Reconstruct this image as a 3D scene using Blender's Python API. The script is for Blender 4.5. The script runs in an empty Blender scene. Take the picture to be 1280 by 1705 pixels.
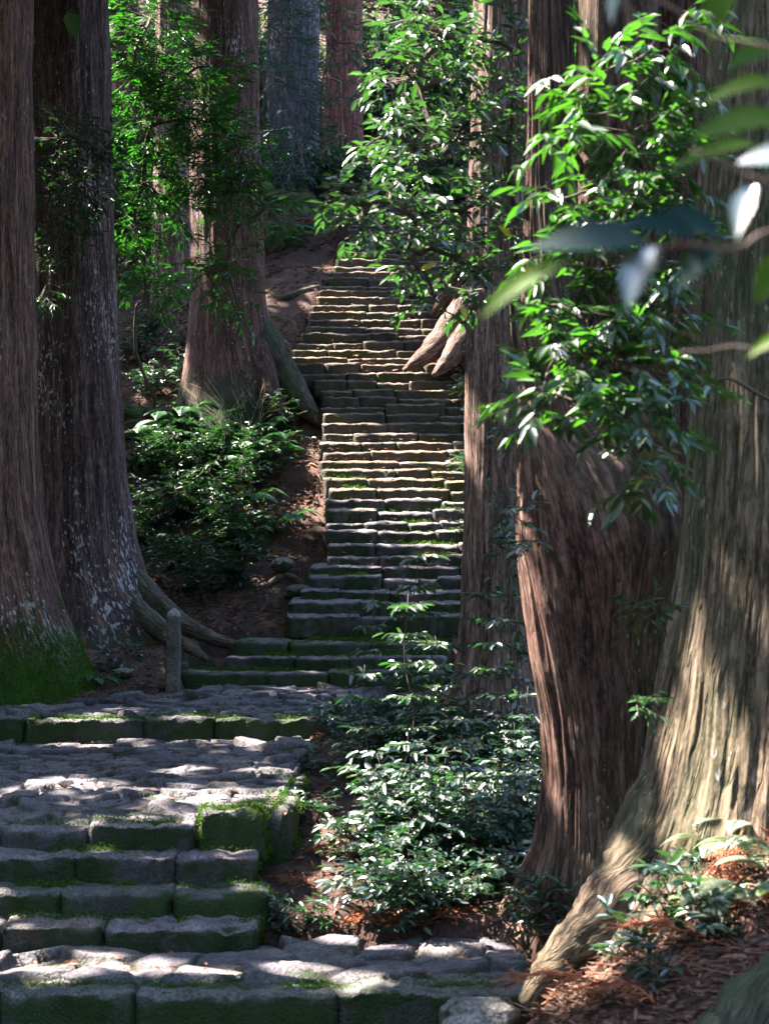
import bpy, math, random
import numpy as np
from mathutils import Vector
random.seed(7)
RNG = np.random.default_rng(11)
sc = bpy.context.scene
COL = sc.collection
# ------------------------------------------------------------------ camera, world, sun, exposure
F, CX, HZ = 2800.0, 640.0, 1000.0          # focal length, principal x and horizon row, in photo pixels
cam_d = bpy.data.cameras.new('camera'); cam = bpy.data.objects.new('camera', cam_d); COL.objects.link(cam)
cam.location = (0, 0, 0); cam.rotation_euler = (math.radians(90), 0, 0)
cam_d.sensor_fit = 'VERTICAL'; cam_d.sensor_height = 36; cam_d.lens = 36 * F / 1705
cam_d.shift_y = (HZ - 852.5) / 1705
cam_d.clip_start = 0.05; cam_d.clip_end = 1000
cam_d.dof.use_dof = True; cam_d.dof.focus_distance = 24; cam_d.dof.aperture_fstop = 4.0
sc.camera = cam
SUN_EL, SUN_AZ = 54.0, -68.0               # azimuth measured from +Y towards +X
_e, _a = math.radians(SUN_EL), math.radians(SUN_AZ)
S = np.array([math.sin(_a) * math.cos(_e), math.cos(_a) * math.cos(_e), math.sin(_e)])
w = bpy.data.worlds.new('World'); sc.world = w; w.use_nodes = True
nt = w.node_tree; bg = nt.nodes['Background']
sky = nt.nodes.new('ShaderNodeTexSky'); sky.sky_type = 'NISHITA'; sky.sun_disc = False
sky.sun_elevation = _e; sky.sun_rotation = _a
nt.links.new(sky.outputs[0], bg.inputs[0]); bg.inputs[1].default_value = 0.15
sl = bpy.data.lights.new('sun', 'SUN'); so = bpy.data.objects.new('sun', sl); COL.objects.link(so)
sl.energy = 5.0; sl.angle = math.radians(0.5); sl.color = (1, 0.90, 0.78)
so.rotation_euler = Vector(S).to_track_quat('Z', 'Y').to_euler()
sc.view_settings.view_transform = 'Standard'; sc.view_settings.look = 'None'
sc.view_settings.gamma = 1; sc.view_settings.exposure = 3.3
sc.cycles.max_bounces = 6; sc.cycles.diffuse_bounces = 4; sc.cycles.glossy_bounces = 2
sc.cycles.transmission_bounces = 4; sc.cycles.transparent_max_bounces = 4
sc.cycles.sample_clamp_indirect = 6; sc.cycles.use_denoising = True
sc.cycles.caustics_reflective = False; sc.cycles.caustics_refractive = False

# ------------------------------------------------------------------ helpers
def P(px, py, Y):
    return np.array([(px - CX) / F * Y, Y, (HZ - py) / F * Y])
def X(px, Y): return (px - CX) / F * Y
def Z(py, Y): return (HZ - py) / F * Y
def _h(ix, iy, iz, s):
    n = (ix * 374761393 + iy * 668265263 + iz * 2147483647 + s * 1274126177).astype(np.int64) & 0xffffffff
    n = ((n ^ (n >> 13)) * 1274126177) & 0xffffffff
    n = ((n ^ (n >> 16)) * 2246822519) & 0xffffffff
    return ((n ^ (n >> 15)) & 0xffff) / 65535.0
def noise(p, s=0):
    """value noise in -1..1, p (...,3)"""
    p = np.asarray(p, float); i = np.floor(p).astype(np.int64); f = p - i; u = f * f * (3 - 2 * f)
    r = 0
    for dx in (0, 1):
        for dy in (0, 1):
            for dz in (0, 1):
                wt = (u[..., 0] if dx else 1 - u[..., 0]) * (u[..., 1] if dy else 1 - u[..., 1]) * (u[..., 2] if dz else 1 - u[..., 2])
                r = r + wt * _h(i[..., 0] + dx, i[..., 1] + dy, i[..., 2] + dz, s)
    return r * 2 - 1
def fbm(p, o=3, s=0):
    r = 0; a = 1; t = 0; p = np.asarray(p, float)
    for k in range(o):
        r = r + a * noise(p * (2.03 ** k), s + k * 17); t += a; a *= .5
    return r / t
def tag(o, label=None, cat=None, group=None, kind=None):
    if label: o['label'] = label
    if cat: o['category'] = cat
    if group: o['group'] = group
    if kind: o['kind'] = kind
    return o
def empty(name, loc=(0, 0, 0)):
    o = bpy.data.objects.new(name, None); COL.objects.link(o); o.location = tuple(map(float, loc)); o.empty_display_size = .2
    return o
def build(name, V, Fs, m, parent=None, attrs=None, smooth=True, origin=None):
    """V (n,3) world coordinates; Fs list of int arrays (k,3) or (k,4)"""
    V = np.asarray(V, float)
    if parent is not None: o0 = np.array(parent.location)
    elif origin is not None: o0 = np.asarray(origin, float)
    else: o0 = np.zeros(3)
    me = bpy.data.meshes.new(name)
    Fs = [np.asarray(f, np.int32) for f in Fs if len(f)]
    loops = np.concatenate([f.ravel() for f in Fs]); tot = np.concatenate([np.full(len(f), f.shape[1], np.int32) for f in Fs])
    st = np.concatenate([[0], np.cumsum(tot)[:-1]]).astype(np.int32)
    me.vertices.add(len(V)); me.vertices.foreach_set('co', (V - o0).astype(np.float32).ravel())
    me.loops.add(len(loops)); me.loops.foreach_set('vertex_index', loops.astype(np.int32))
    me.polygons.add(len(tot)); me.polygons.foreach_set('loop_start', st); me.polygons.foreach_set('loop_total', tot)
    me.polygons.foreach_set('use_smooth', np.full(len(tot), smooth))
    for k, a in (attrs or {}).items():
        a = np.asarray(a, np.float32)
        if a.ndim == 1:
            at = me.attributes.new(k, 'FLOAT', 'POINT'); at.data.foreach_set('value', a)
        else:
            at = me.attributes.new(k, 'FLOAT_VECTOR', 'POINT'); at.data.foreach_set('vector', a.ravel())
    me.update(calc_edges=True); me.validate()
    if m: me.materials.append(m)
    o = bpy.data.objects.new(name, me); COL.objects.link(o)
    if parent is not None: o.parent = parent
    else: o.location = tuple(map(float, o0))
    return o
class MB:
    def __init__(s): s.V = []; s.Q = []; s.T = []; s.n = 0; s.A = {}
    def add(s, V, Q=None, T=None, **attrs):
        V = np.asarray(V, float).reshape(-1, 3)
        if Q is not None and len(Q): s.Q.append(np.asarray(Q) + s.n)
        if T is not None and len(T): s.T.append(np.asarray(T) + s.n)
        for k, a in attrs.items(): s.A.setdefault(k, []).append(np.asarray(a))
        s.V.append(V); s.n += len(V)
    def build(s, name, m, parent=None, **kw):
        Fs = []
        if s.Q: Fs.append(np.concatenate(s.Q))
        if s.T: Fs.append(np.concatenate(s.T))
        return build(name, np.concatenate(s.V), Fs, m, parent, attrs={k: np.concatenate(a) for k, a in s.A.items()}, **kw)
def grid_faces(nu, nv, wrap=False):
    """verts indexed i*nv + j"""
    i = np.arange(nu - 1)[:, None]; j = np.arange(nv if wrap else nv - 1)[None, :]; j2 = (j + 1) % nv
    a = i * nv + j; b = i * nv + j2; c = (i + 1) * nv + j2; d = (i + 1) * nv + j
    return np.stack([a, b, c, d], -1).reshape(-1, 4)
def norm(v): return v / np.maximum(np.linalg.norm(v, axis=-1, keepdims=True), 1e-9)
def tube(mb, pts, rad, sides=6, cap=True, jit=0.0, seed=0, bk=False):
    pts = np.asarray(pts, float); n = len(pts); rad = np.broadcast_to(np.asarray(rad, float), (n,))
    t = norm(np.gradient(pts, axis=0)); up = np.array([0.31, .17, .93]) if abs(t[0, 2]) < .9 else np.array([.95, .3, .1])
    a = norm(np.cross(t, up)); b = np.cross(t, a); th = np.linspace(0, 2 * np.pi, sides, endpoint=False)
    r = rad[:, None] * np.ones(sides)
    if jit:
        q = np.stack([np.cos(th)[None] * 1.3 + 0 * r, np.sin(th)[None] * 1.3 + 0 * r, np.arange(n)[:, None] * .35 + 0 * r + seed], -1)
        r = r * (1 + jit * fbm(q * 1.7, 3, seed))
    V = pts[:, None] + r[..., None] * (np.cos(th)[None, :, None] * a[:, None] + np.sin(th)[None, :, None] * b[:, None])
    Q = grid_faces(n, sides, True); T = []
    V = V.reshape(-1, 3)
    if cap:
        k = len(V); V = np.vstack([V, pts[0], pts[-1]]); j = np.arange(sides); j2 = (j + 1) % sides
        T = np.vstack([np.stack([j * 0 + k, j2, j], 1), np.stack([j * 0 + k + 1, (n - 1) * sides + j, (n - 1) * sides + j2], 1)])
    at = {}
    if bk:
        L = np.concatenate([[0], np.cumsum(np.linalg.norm(np.diff(pts, axis=0), axis=1))])
        B = np.stack([np.cos(th)[None] * rad[:, None], np.sin(th)[None] * rad[:, None], L[:, None] + 0 * r], -1).reshape(-1, 3)
        if cap: B = np.vstack([B, B[0], B[-1]])
        at['bk'] = B
    mb.add(V, Q, T, **at)
def sticks(mb, A, B, ra, rb=None):
    """many thin tapered three-sided sticks, vectorised"""
    A = np.asarray(A, float); B = np.asarray(B, float); n = len(A)
    if n == 0: return
    rb = ra * .5 if rb is None else rb
    t = norm(B - A); u = norm(np.cross(t, np.array([.21, .35, .9]))); v = np.cross(t, u)
    V = []
    for base, r in ((A, ra), (B, rb)):
        for k in range(3):
            a = 2 * np.pi * k / 3; V.append(base + r * (math.cos(a) * u + math.sin(a) * v))
    V = np.stack(V, 1).reshape(-1, 3); o = np.arange(n)[:, None] * 6
    Q = np.concatenate([o + np.array([k, (k + 1) % 3, 3 + (k + 1) % 3, 3 + k]) for k in range(3)])
    mb.add(V, Q)
LEAF = {  # (along, across, lift)
    'broad': [(0, 0, 0), (.28, .40, .07), (.68, .36, .05), (1, 0, -.10), (.68, -.36, .05), (.28, -.40, .07)],
    'narrow': [(0, 0, 0), (.35, .5, .03), (.75, .38, .0), (1, 0, -.12), (.75, -.38, .0), (.35, -.5, .03)],
    'long': [(0, 0, 0), (.22, .48, .05), (.55, .42, .02), (1, 0, -.16), (.55, -.42, .02), (.22, -.48, .05)],
}
def leaves(mb, O, D, N, ln, wd, kind='broad'):
    O = np.asarray(O, float); n = len(O)
    if n == 0: return
    D = norm(D); Sd = norm(np.cross(D, N)); N = np.cross(Sd, D)
    ln = np.broadcast_to(ln, (n,))[:, None]; wd = np.broadcast_to(wd, (n,))[:, None]
    V = np.stack([O + D * ln * a + Sd * wd * b + N * ln * c for a, b, c in LEAF[kind]], 1).reshape(-1, 3)
    o = np.arange(n)[:, None] * 6
    mb.add(V, np.concatenate([o + np.array([0, 1, 2, 3]), o + np.array([0, 3, 4, 5])]))
def rvec(n): return norm(RNG.normal(size=(n, 3)))
def twigs_leaves(lm, sm, O, T, L, nl, ll, lw, kind='broad', droop=.25, spread=.95, sr=.0025, jit=.25):
    """O origins, T directions: every twig carries nl leaves in two ranks plus a terminal one"""
    n = len(O); T = norm(T); Lv = np.broadcast_to(L, (n,))
    up = np.array([0, 0, 1.0]); side = norm(np.cross(T, up) + 1e-4); 
    if sm is not None: sticks(sm, O, O + T * Lv[:, None], sr, sr * .5)
    for k in range(nl):
        f = (k + .6) / nl; s = 1 if k % 2 else -1
        p = O + T * (Lv * f)[:, None]
        d = T * (.55 + .5 * f) + side * s * spread * (1.1 - .75 * f) + RNG.normal(size=(n, 3)) * jit; d[:, 2] -= droop
        N = up + RNG.normal(size=(n, 3)) * .38
        q = RNG.uniform(.55, 1.2, n)
        leaves(lm, p, d, N, ll * q, lw * q, kind)
def blob_points(blobs, dens):
    """blobs in photo terms: (px, py, Y, rx_px, ry_px, rY) -> points inside, world"""
    out = []
    for (px, py, Y, rx, ry, rY) in blobs:
        c = P(px, py, Y); r = np.array([rx / F * Y, rY, ry / F * Y]); n = max(3, int(dens * rx * ry / 1000.0))
        d = rvec(n) * (RNG.uniform(0.15, 1, (n, 1)) ** .45); out.append(c + d * r)
    return np.vstack(out)

# ------------------------------------------------------------------ materials
def mat(name):
    m = bpy.data.materials.new(name); m.use_nodes = True; t = m.node_tree; b = t.nodes['Principled BSDF']
    return m, t, b
def nd(t, typ, **kw):
    n = t.nodes.new(typ)
    for k, v in kw.items(): setattr(n, k, v)
    return n
def ramp(t, src, stops):
    r = nd(t, 'ShaderNodeValToRGB'); e = r.color_ramp.elements
    while len(e) < len(stops): e.new(.5)
    for x, (p, c) in zip(e, stops): x.position = p; x.color = (*c, 1) if len(c) == 3 else c
    t.links.new(src, r.inputs[0]); return r.outputs[0]
def mix(t, fac, a, b, mode='MIX'):
    n = nd(t, 'ShaderNodeMix', data_type='RGBA', blend_type=mode)
    for i, v in ((0, fac), (6, a), (7, b)):
        if isinstance(v, (int, float)): n.inputs[i].default_value = v
        elif isinstance(v, tuple): n.inputs[i].default_value = (*v, 1)
        else: t.links.new(v, n.inputs[i])
    return n.outputs[2]
def math_(t, op, a, b=None, c=None, clamp=False):
    n = nd(t, 'ShaderNodeMath', operation=op, use_clamp=clamp)
    for i, v in enumerate((a, b, c)):
        if v is None: continue
        if isinstance(v, (int, float)): n.inputs[i].default_value = v
        else: t.links.new(v, n.inputs[i])
    return n.outputs[0]
def vec_scale(t, src, s):
    n = nd(t, 'ShaderNodeVectorMath', operation='MULTIPLY'); t.links.new(src, n.inputs[0]); n.inputs[1].default_value = s; return n.outputs[0]
def ntex(t, src, scale, detail=4, rough=.55, dist=0.0):
    n = nd(t, 'ShaderNodeTexNoise'); n.inputs['Scale'].default_value = scale; n.inputs['Detail'].default_value = detail
    n.inputs['Roughness'].default_value = rough; n.inputs['Distortion'].default_value = dist
    t.links.new(src, n.inputs['Vector']); return n.outputs[0]
def bump(t, b, h, strength=.6, dist=.02):
    n = nd(t, 'ShaderNodeBump'); n.inputs['Strength'].default_value = strength; n.inputs['Distance'].default_value = dist
    t.links.new(h, n.inputs['Height']); t.links.new(n.outputs[0], b.inputs['Normal'])
def bark(name, dark, mid, light, lichen=.5, moss_h=-1, green=.0, lich_col=(.42, .40, .42), fine=1.0, mossc=(.02, .055, .006)):
    m, t, b = mat(name); a = nd(t, 'ShaderNodeAttribute', attribute_name='bk'); v = a.outputs['Vector']
    fib = ntex(t, vec_scale(t, v, (42 * fine, 42 * fine, 3.2)), 1, 7, .75, .3)
    cr = ntex(t, vec_scale(t, v, (13 * fine, 13 * fine, .8)), 1, 5, .65, .2)
    fl = ntex(t, vec_scale(t, v, (46, 46, 12)), 1, 4, .65)
    h = math_(t, 'ADD', math_(t, 'MULTIPLY', fib, .55), math_(t, 'MULTIPLY', cr, .45))
    fs = ramp(t, math_(t, 'ABSOLUTE', math_(t, 'SUBTRACT', ntex(t, vec_scale(t, v, (17 * fine, 17 * fine, 1.1)), 1, 3, .6, .35), .5)), [(.0, (0, 0, 0)), (.045, (1, 1, 1))])
    hz = ramp(t, ntex(t, vec_scale(t, v, (22 * fine, 22 * fine, 7)), 1, 3, .6), [(.42, (.25, .25, .25)), (.5, (1, 1, 1))])
    c = ramp(t, h, [(.42, dark), (.50, mid), (.585, light)]); c = mix(t, math_(t, 'MULTIPLY', math_(t, 'SUBTRACT', 1.0, math_(t, 'MULTIPLY', fs, hz)), .7), c, dark)
    c = mix(t, math_(t, 'MULTIPLY', ramp(t, fl, [(.5, (0, 0, 0)), (.62, (1, 1, 1))]), .35), c, light)
    big = ntex(t, vec_scale(t, v, (1.6, 1.6, .5)), 1, 3, .5)
    sp = ntex(t, vec_scale(t, v, (38, 38, 11)), 1, 2, .5)
    sp2 = ramp(t, math_(t, 'MULTIPLY', math_(t, 'ADD', sp, math_(t, 'MULTIPLY', big, .9)), .5), [(.60 - .055 * lichen, (0, 0, 0)), (.615 - .055 * lichen, (1, 1, 1))])
    if lichen > 0: c = mix(t, math_(t, 'MULTIPLY', sp2, .8), c, lich_col)
    if green > 0: c = mix(t, math_(t, 'MULTIPLY', ramp(t, big, [(.4, (0, 0, 0)), (.65, (1, 1, 1))]), green), c, (.05, .075, .03))
    if moss_h > 0:
        sx = nd(t, 'ShaderNodeSeparateXYZ'); t.links.new(v, sx.inputs[0])
        g = ntex(t, v, 3.5, 5, .65)
        k = math_(t, 'ADD', sx.outputs[2], math_(t, 'MULTIPLY', g, moss_h * 1.3))
        k = ramp(t, math_(t, 'DIVIDE', math_(t, 'ADD', k, math_(t, 'MULTIPLY', math_(t, 'SUBTRACT', fib, .5), moss_h * .9)), moss_h * 2), [(.50, (1, 1, 1)), (.80, (0, 0, 0))])
        mc = mix(t, ntex(t, v, 30, 3), tuple(x * .45 for x in mossc), mossc)
        c = mix(t, k, c, mc)
    t.links.new(c, b.inputs['Base Color']); b.inputs['Roughness'].default_value = .85
    b.inputs['Specular IOR Level'].default_value = .25
    bump(t, b, math_(t, 'ADD', math_(t, 'ADD', h, math_(t, 'MULTIPLY', fl, .25)), math_(t, 'MULTIPLY', fs, .35)), 1.0, .05)
    return m
def leafmat(name, cols, rough=.3, trans=.35, tcol=(.12, .32, .02), spec=.5, coat=0.0):
    m, t, b = mat(name); g = nd(t, 'ShaderNodeNewGeometry'); r = g.outputs['Random Per Island']
    n = len(cols); c = ramp(t, r, [(i / max(1, n - 1), x) for i, x in enumerate(cols)])
    t.links.new(c, b.inputs['Base Color']); b.inputs['Roughness'].default_value = rough; b.inputs['Specular IOR Level'].default_value = spec
    b.inputs['Coat Weight'].default_value = coat; b.inputs['Coat Roughness'].default_value = .32; b.inputs['Coat IOR'].default_value = 1.6
    tr = nd(t, 'ShaderNodeBsdfTranslucent'); tc = mix(t, .35, tcol, c); t.links.new(tc, tr.inputs[0])
    ms = nd(t, 'ShaderNodeMixShader'); ms.inputs[0].default_value = trans
    t.links.new(b.outputs[0], ms.inputs[1]); t.links.new(tr.outputs[0], ms.inputs[2])
    t.links.new(ms.outputs[0], t.nodes['Material Output'].inputs[0]); return m
def stone(name, cols, moss=.5, topmoss=.0, rough=.75, mossc=(.016, .030, .006), spec=.35):
    m, t, b = mat(name); tc = nd(t, 'ShaderNodeTexCoord').outputs['Object']; g = nd(t, 'ShaderNodeNewGeometry')
    a = nd(t, 'ShaderNodeAttribute', attribute_name='rnd').outputs['Fac']
    c = ramp(t, a, [(i / (len(cols) - 1), x) for i, x in enumerate(cols)])
    n1 = ntex(t, tc, 7, 6, .65); n2 = ntex(t, tc, 45, 4, .6); n3 = ntex(t, tc, 2.2, 4, .6)
    c = mix(t, 1.0, c, ramp(t, n1, [(.3, (.45, .44, .44)), (.5, (.9, .9, .9)), (.72, (1.5, 1.45, 1.5))]), 'MULTIPLY')
    c = mix(t, 1.0, c, ramp(t, n2, [(.32, (.4, .4, .4)), (.68, (1.5, 1.5, 1.5))]), 'MULTIPLY')
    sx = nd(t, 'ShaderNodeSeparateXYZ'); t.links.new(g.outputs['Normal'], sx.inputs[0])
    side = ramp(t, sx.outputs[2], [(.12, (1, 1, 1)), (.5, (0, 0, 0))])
    mk = ramp(t, math_(t, 'ADD', n3, math_(t, 'MULTIPLY', n1, .4)), [(.80 - .32 * moss, (0, 0, 0)), (.92 - .32 * moss, (1, 1, 1))])
    mk2 = ramp(t, math_(t, 'ADD', n3, math_(t, 'MULTIPLY', n1, .4)), [(.86 - .32 * topmoss, (0, 0, 0)), (.94 - .32 * topmoss, (1, 1, 1))])
    k = mix(t, side, mk2, mk)
    mc = mix(t, n2, tuple(x * .35 for x in mossc), tuple(x * 1.3 for x in mossc))
    side_shade = mix(t, math_(t, 'MULTIPLY', side, .72), c, (.024, .021, .02))  # shade painted on upright faces; tops and bevels keep the lit tone
    c = mix(t, k, side_shade, mc)
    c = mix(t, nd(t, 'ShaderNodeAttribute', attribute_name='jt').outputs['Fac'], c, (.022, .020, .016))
    t.links.new(c, b.inputs['Base Color'])
    b.inputs['Roughness'].default_value = rough; b.inputs['Specular IOR Level'].default_value = spec
    bump(t, b, math_(t, 'ADD', n1, math_(t, 'MULTIPLY', n2, .7)), 1.0, .035); return m
def soilmat(name):
    m, t, b = mat(name); tc = nd(t, 'ShaderNodeTexCoord').outputs['Object']
    n1 = ntex(t, tc, 2.5, 6, .7); n2 = ntex(t, tc, 28, 5, .7); 
    c = ramp(t, n1, [(.32, (.022, .014, .011)), (.5, (.06, .033, .026)), (.66, (.12, .068, .052))])
    c = mix(t, 1, c, ramp(t, n2, [(.35, (.4, .4, .4)), (.65, (1.7, 1.5, 1.4))]), 'MULTIPLY')
    t.links.new(c, b.inputs['Base Color']); b.inputs['Roughness'].default_value = .95
    bump(t, b, math_(t, 'ADD', n1, n2), .9, .05); return m
def plain(name, col, rough=.8, var=.3, scale=20):
    m, t, b = mat(name); tc = nd(t, 'ShaderNodeTexCoord').outputs['Object']; n = ntex(t, tc, scale, 4, .6)
    c = ramp(t, n, [(.3, tuple(x * (1 - var) for x in col)), (.7, tuple(x * (1 + var) for x in col))])
    t.links.new(c, b.inputs['Base Color']); b.inputs['Roughness'].default_value = rough; bump(t, b, n, .4, .01); return m
M = {}
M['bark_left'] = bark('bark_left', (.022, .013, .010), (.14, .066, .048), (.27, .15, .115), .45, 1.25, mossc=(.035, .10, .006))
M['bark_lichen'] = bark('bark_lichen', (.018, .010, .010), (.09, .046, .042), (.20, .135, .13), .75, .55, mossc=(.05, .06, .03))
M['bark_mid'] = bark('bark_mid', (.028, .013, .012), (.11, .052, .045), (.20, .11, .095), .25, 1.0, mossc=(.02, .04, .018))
M['bark_red'] = bark('bark_red', (.04, .014, .013), (.14, .05, .044), (.25, .11, .10), .05)
M['bark_blue'] = bark('bark_blue', (.02, .017, .024), (.055, .046, .062), (.13, .115, .15), .7)
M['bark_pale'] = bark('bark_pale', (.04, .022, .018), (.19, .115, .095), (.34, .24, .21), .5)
M['bark_burl'] = bark('bark_burl', (.02, .009, .006), (.13, .062, .047), (.26, .155, .125), .1, -1, .35, fine=.75)
M['bark_near'] = bark('bark_near', (.018, .013, .009), (.13, .088, .06), (.26, .19, .14), .1, -1, .5, fine=.7)
M['root_grey'] = bark('root_grey', (.03, .022, .016), (.12, .09, .07), (.22, .18, .15), .2, -1, .5)
M['root_moss'] = bark('root_moss', (.02, .015, .01), (.085, .065, .05), (.16, .13, .11), 0, -1, .95)
M['twig'] = plain('twig', (.07, .045, .035))
M['twig_pale'] = plain('twig_pale', (.33, .26, .20))
M['broad'] = leafmat('broad_leaf', [(.014, .034, .036), (.024, .050, .054), (.014, .042, .026), (.022, .075, .022)], .45, .2, (.09, .34, .015), 1.0, 1.0)  # bluish tones put the sky's reflection into the leaf colour
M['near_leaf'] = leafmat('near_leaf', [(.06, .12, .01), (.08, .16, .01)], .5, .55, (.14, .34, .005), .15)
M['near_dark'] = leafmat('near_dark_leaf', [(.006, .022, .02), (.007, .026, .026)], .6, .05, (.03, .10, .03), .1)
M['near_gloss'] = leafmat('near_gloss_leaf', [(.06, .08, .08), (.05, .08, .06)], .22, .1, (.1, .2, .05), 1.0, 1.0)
M['right_leaf'] = leafmat('right_leaf', [(.010, .028, .014), (.014, .045, .012), (.015, .04, .022), (.022, .070, .012)], .42, .27, (.10, .40, .01), 1.0, 1.0)
M['narrow'] = leafmat('narrow_leaf', [(.008, .028, .012), (.012, .045, .012), (.018, .07, .012)], .36, .28, (.05, .34, .01), .8)
M['under'] = leafmat('undergrowth_leaf', [(.010, .034, .032), (.016, .050, .044), (.012, .042, .030), (.020, .062, .026)], .45, .17, (.06, .26, .02), 1.0, .8)
M['dark_leaf'] = leafmat('dark_leaf', [(.008, .022, .012), (.010, .032, .014), (.010, .03, .022)], .4, .2, (.05, .18, .02), .4)
M['fern'] = leafmat('fern_leaf', [(.025, .07, .045), (.04, .10, .06), (.05, .12, .04)], .4, .3, (.08, .28, .03), .5)
M['fern_highlight'] = leafmat('fern_highlight_leaf', [(.10, .15, .11), (.20, .25, .18), (.14, .20, .10)], .4, .35, (.3, .4, .1), .5)  # pale colour paints white highlights onto the fronds
M['cedar'] = leafmat('cedar_spray', [(.035, .075, .065), (.03, .06, .055), (.05, .10, .06)], .5, .25, (.06, .16, .06), .3)
M['canopy'] = leafmat('canopy_spray', [(.03, .06, .025), (.04, .08, .03), (.05, .09, .03)], .6, .25, (.08, .2, .02), .3)
M['yellow'] = leafmat('yellow_leaf', [(.6, .42, .02), (.45, .4, .05)], .4, .4, (.7, .5, .02))
M['litter'] = leafmat('litter_leaf', [(.10, .045, .03), (.20, .09, .06), (.06, .035, .03), (.22, .13, .09), (.15, .055, .03)], .6, .1, (.3, .12, .04), .3)
M['rust'] = leafmat('rust_frond', [(.30, .09, .035), (.42, .14, .06), (.22, .07, .04), (.5, .25, .16)], .6, .2, (.5, .14, .04), .3)
M['grass'] = leafmat('dry_grass', [(.4, .32, .2), (.5, .42, .3), (.3, .25, .12)], .6, .3, (.6, .5, .3), .3)
M['tread'] = stone('mossy_block', [(.14, .115, .135), (.19, .16, .175), (.16, .135, .16), (.20, .16, .145)], .6, .03)
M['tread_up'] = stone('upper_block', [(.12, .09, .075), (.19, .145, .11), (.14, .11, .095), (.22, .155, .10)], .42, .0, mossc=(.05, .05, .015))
M['tread_lit_tone'] = stone('lit_tone_block', [(.17, .125, .085), (.22, .165, .11), (.14, .11, .09), (.19, .15, .105)], .42, .05, mossc=(.05, .055, .01))  # warmer copy of the step stone, sunlit look painted into its colour
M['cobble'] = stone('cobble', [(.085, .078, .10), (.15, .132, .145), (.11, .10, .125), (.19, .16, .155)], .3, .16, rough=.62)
M['mossblock'] = stone('moss_block', [(.10, .10, .10), (.13, .125, .12)], .72, .35, mossc=(.020, .042, .006))
M['rock'] = stone('rock', [(.2, .18, .17), (.26, .24, .22)], .5, .5)
M['post'] = stone('post_stone', [(.34, .31, .27), (.40, .36, .32)], .25, .2)
M['soil'] = soilmat('soil')

# ------------------------------------------------------------------ stair profile and terrain
R_, T_, Y0, Z0 = .18, .26, 24.0, -.21            # upper flight: riser, tread, first edge
NUP = 52
def up_z(Y): return Z0 + R_ * (Y - Y0) / T_
LEFT = [(24, 480), (24.4, 482), (24.6, 512), (25.1, 515), (25.3, 541), (26, 545), (27, 546), (27.3, 537), (28.2, 532), (28.4, 540), (29.4, 536), (29.9, 528), (30.15, 505), (30.4, 474), (31, 488), (31.8, 508), (32.6, 522), (33.4, 540), (34.2, 556), (35, 574), (36, 582), (37, 585)]
def up_left(Y): return X(np.interp(Y, [a for a, b in LEFT], [b for a, b in LEFT]), Y)
def up_right(Y): return X(np.interp(Y, [24, 29.4, 30, 31.2, 32, 36, 37], [810, 800, 752, 742, 765, 760, 755]), Y)
GY = [-30, 9.5, 12, 15, 18, 21.5, 24, 36.4, 44, 70, 130]; GZ = [-3.3, -2.85, -2.3, -1.9, -1.5, -1.05, -.5, up_z(36.4), 11.0, 25.5, 60]
CTRL = [(915, 1700, 10), (950, 1690, 9.9), (900, 1800, 9.4), (600, 1850, 9.5), (300, 1850, 9.5), (0, 1850, 9.5), (980, 1640, 10), (1000, 1740, 9), (1280, 1335, 9.3), (1220, 1365, 9.3), (1140, 1450, 9.4), (1075, 1540, 9.5), (1110, 1500, 9.2), (1200, 1420, 9.0), (1280, 1440, 8.6), (1280, 1530, 8.2), (1180, 1600, 8.5), (1100, 1740, 8.4), (1280, 1800, 7), (1450, 1500, 8), (1450, 1330, 9.5), (900, 1900, 8), (850, 1540, 11.8),
        (1000, 1530, 11.6), (700, 1560, 12), (500, 1550, 11.8), (470, 1580, 11.5), (485, 1450, 12.6), (600, 1350, 14.5), (800, 1400, 13.5), (900, 1380, 13.8), (560, 1280, 16.3), (600, 1215, 18.8),
        (720, 1160, 21), (780, 1200, 17), (880, 1200, 17), (960, 1210, 16.5), (0, 1188, 19.6), (-150, 1190, 19.6), (150, 1155, 20.3), (270, 1128, 21.2), (100, 1112, 21.2), (330, 1085, 22.4), (380, 1062, 23.4), (240, 1060, 23.6),
        (60, 1050, 24.2), (-150, 1050, 24), (440, 1045, 24.2), (445, 960, 25.6), (350, 1000, 25.6), (300, 900, 27.5), (400, 880, 27), (450, 800, 28), (350, 760, 29.5), (450, 690, 29.6), (380, 680, 30.3), (250, 660, 31.2),
        (200, 570, 33.5), (300, 530, 34.5), (440, 590, 31.2), (440, 490, 33), (440, 400, 36.5), (500, 360, 38.5), (480, 310, 42), (575, 325, 44), (765, 612, 30.2), (780, 585, 31), (790, 640, 29.6), (850, 640, 30), (800, 500, 33.5), (850, 850, 27), (800, 400, 38), (680, 250, 46), (680, 330, 41), (580, 340, 40)]
_cp = np.array([P(*c) for c in CTRL]); _cr = _cp[:, 2] - np.interp(_cp[:, 1], GY, GZ)
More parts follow.
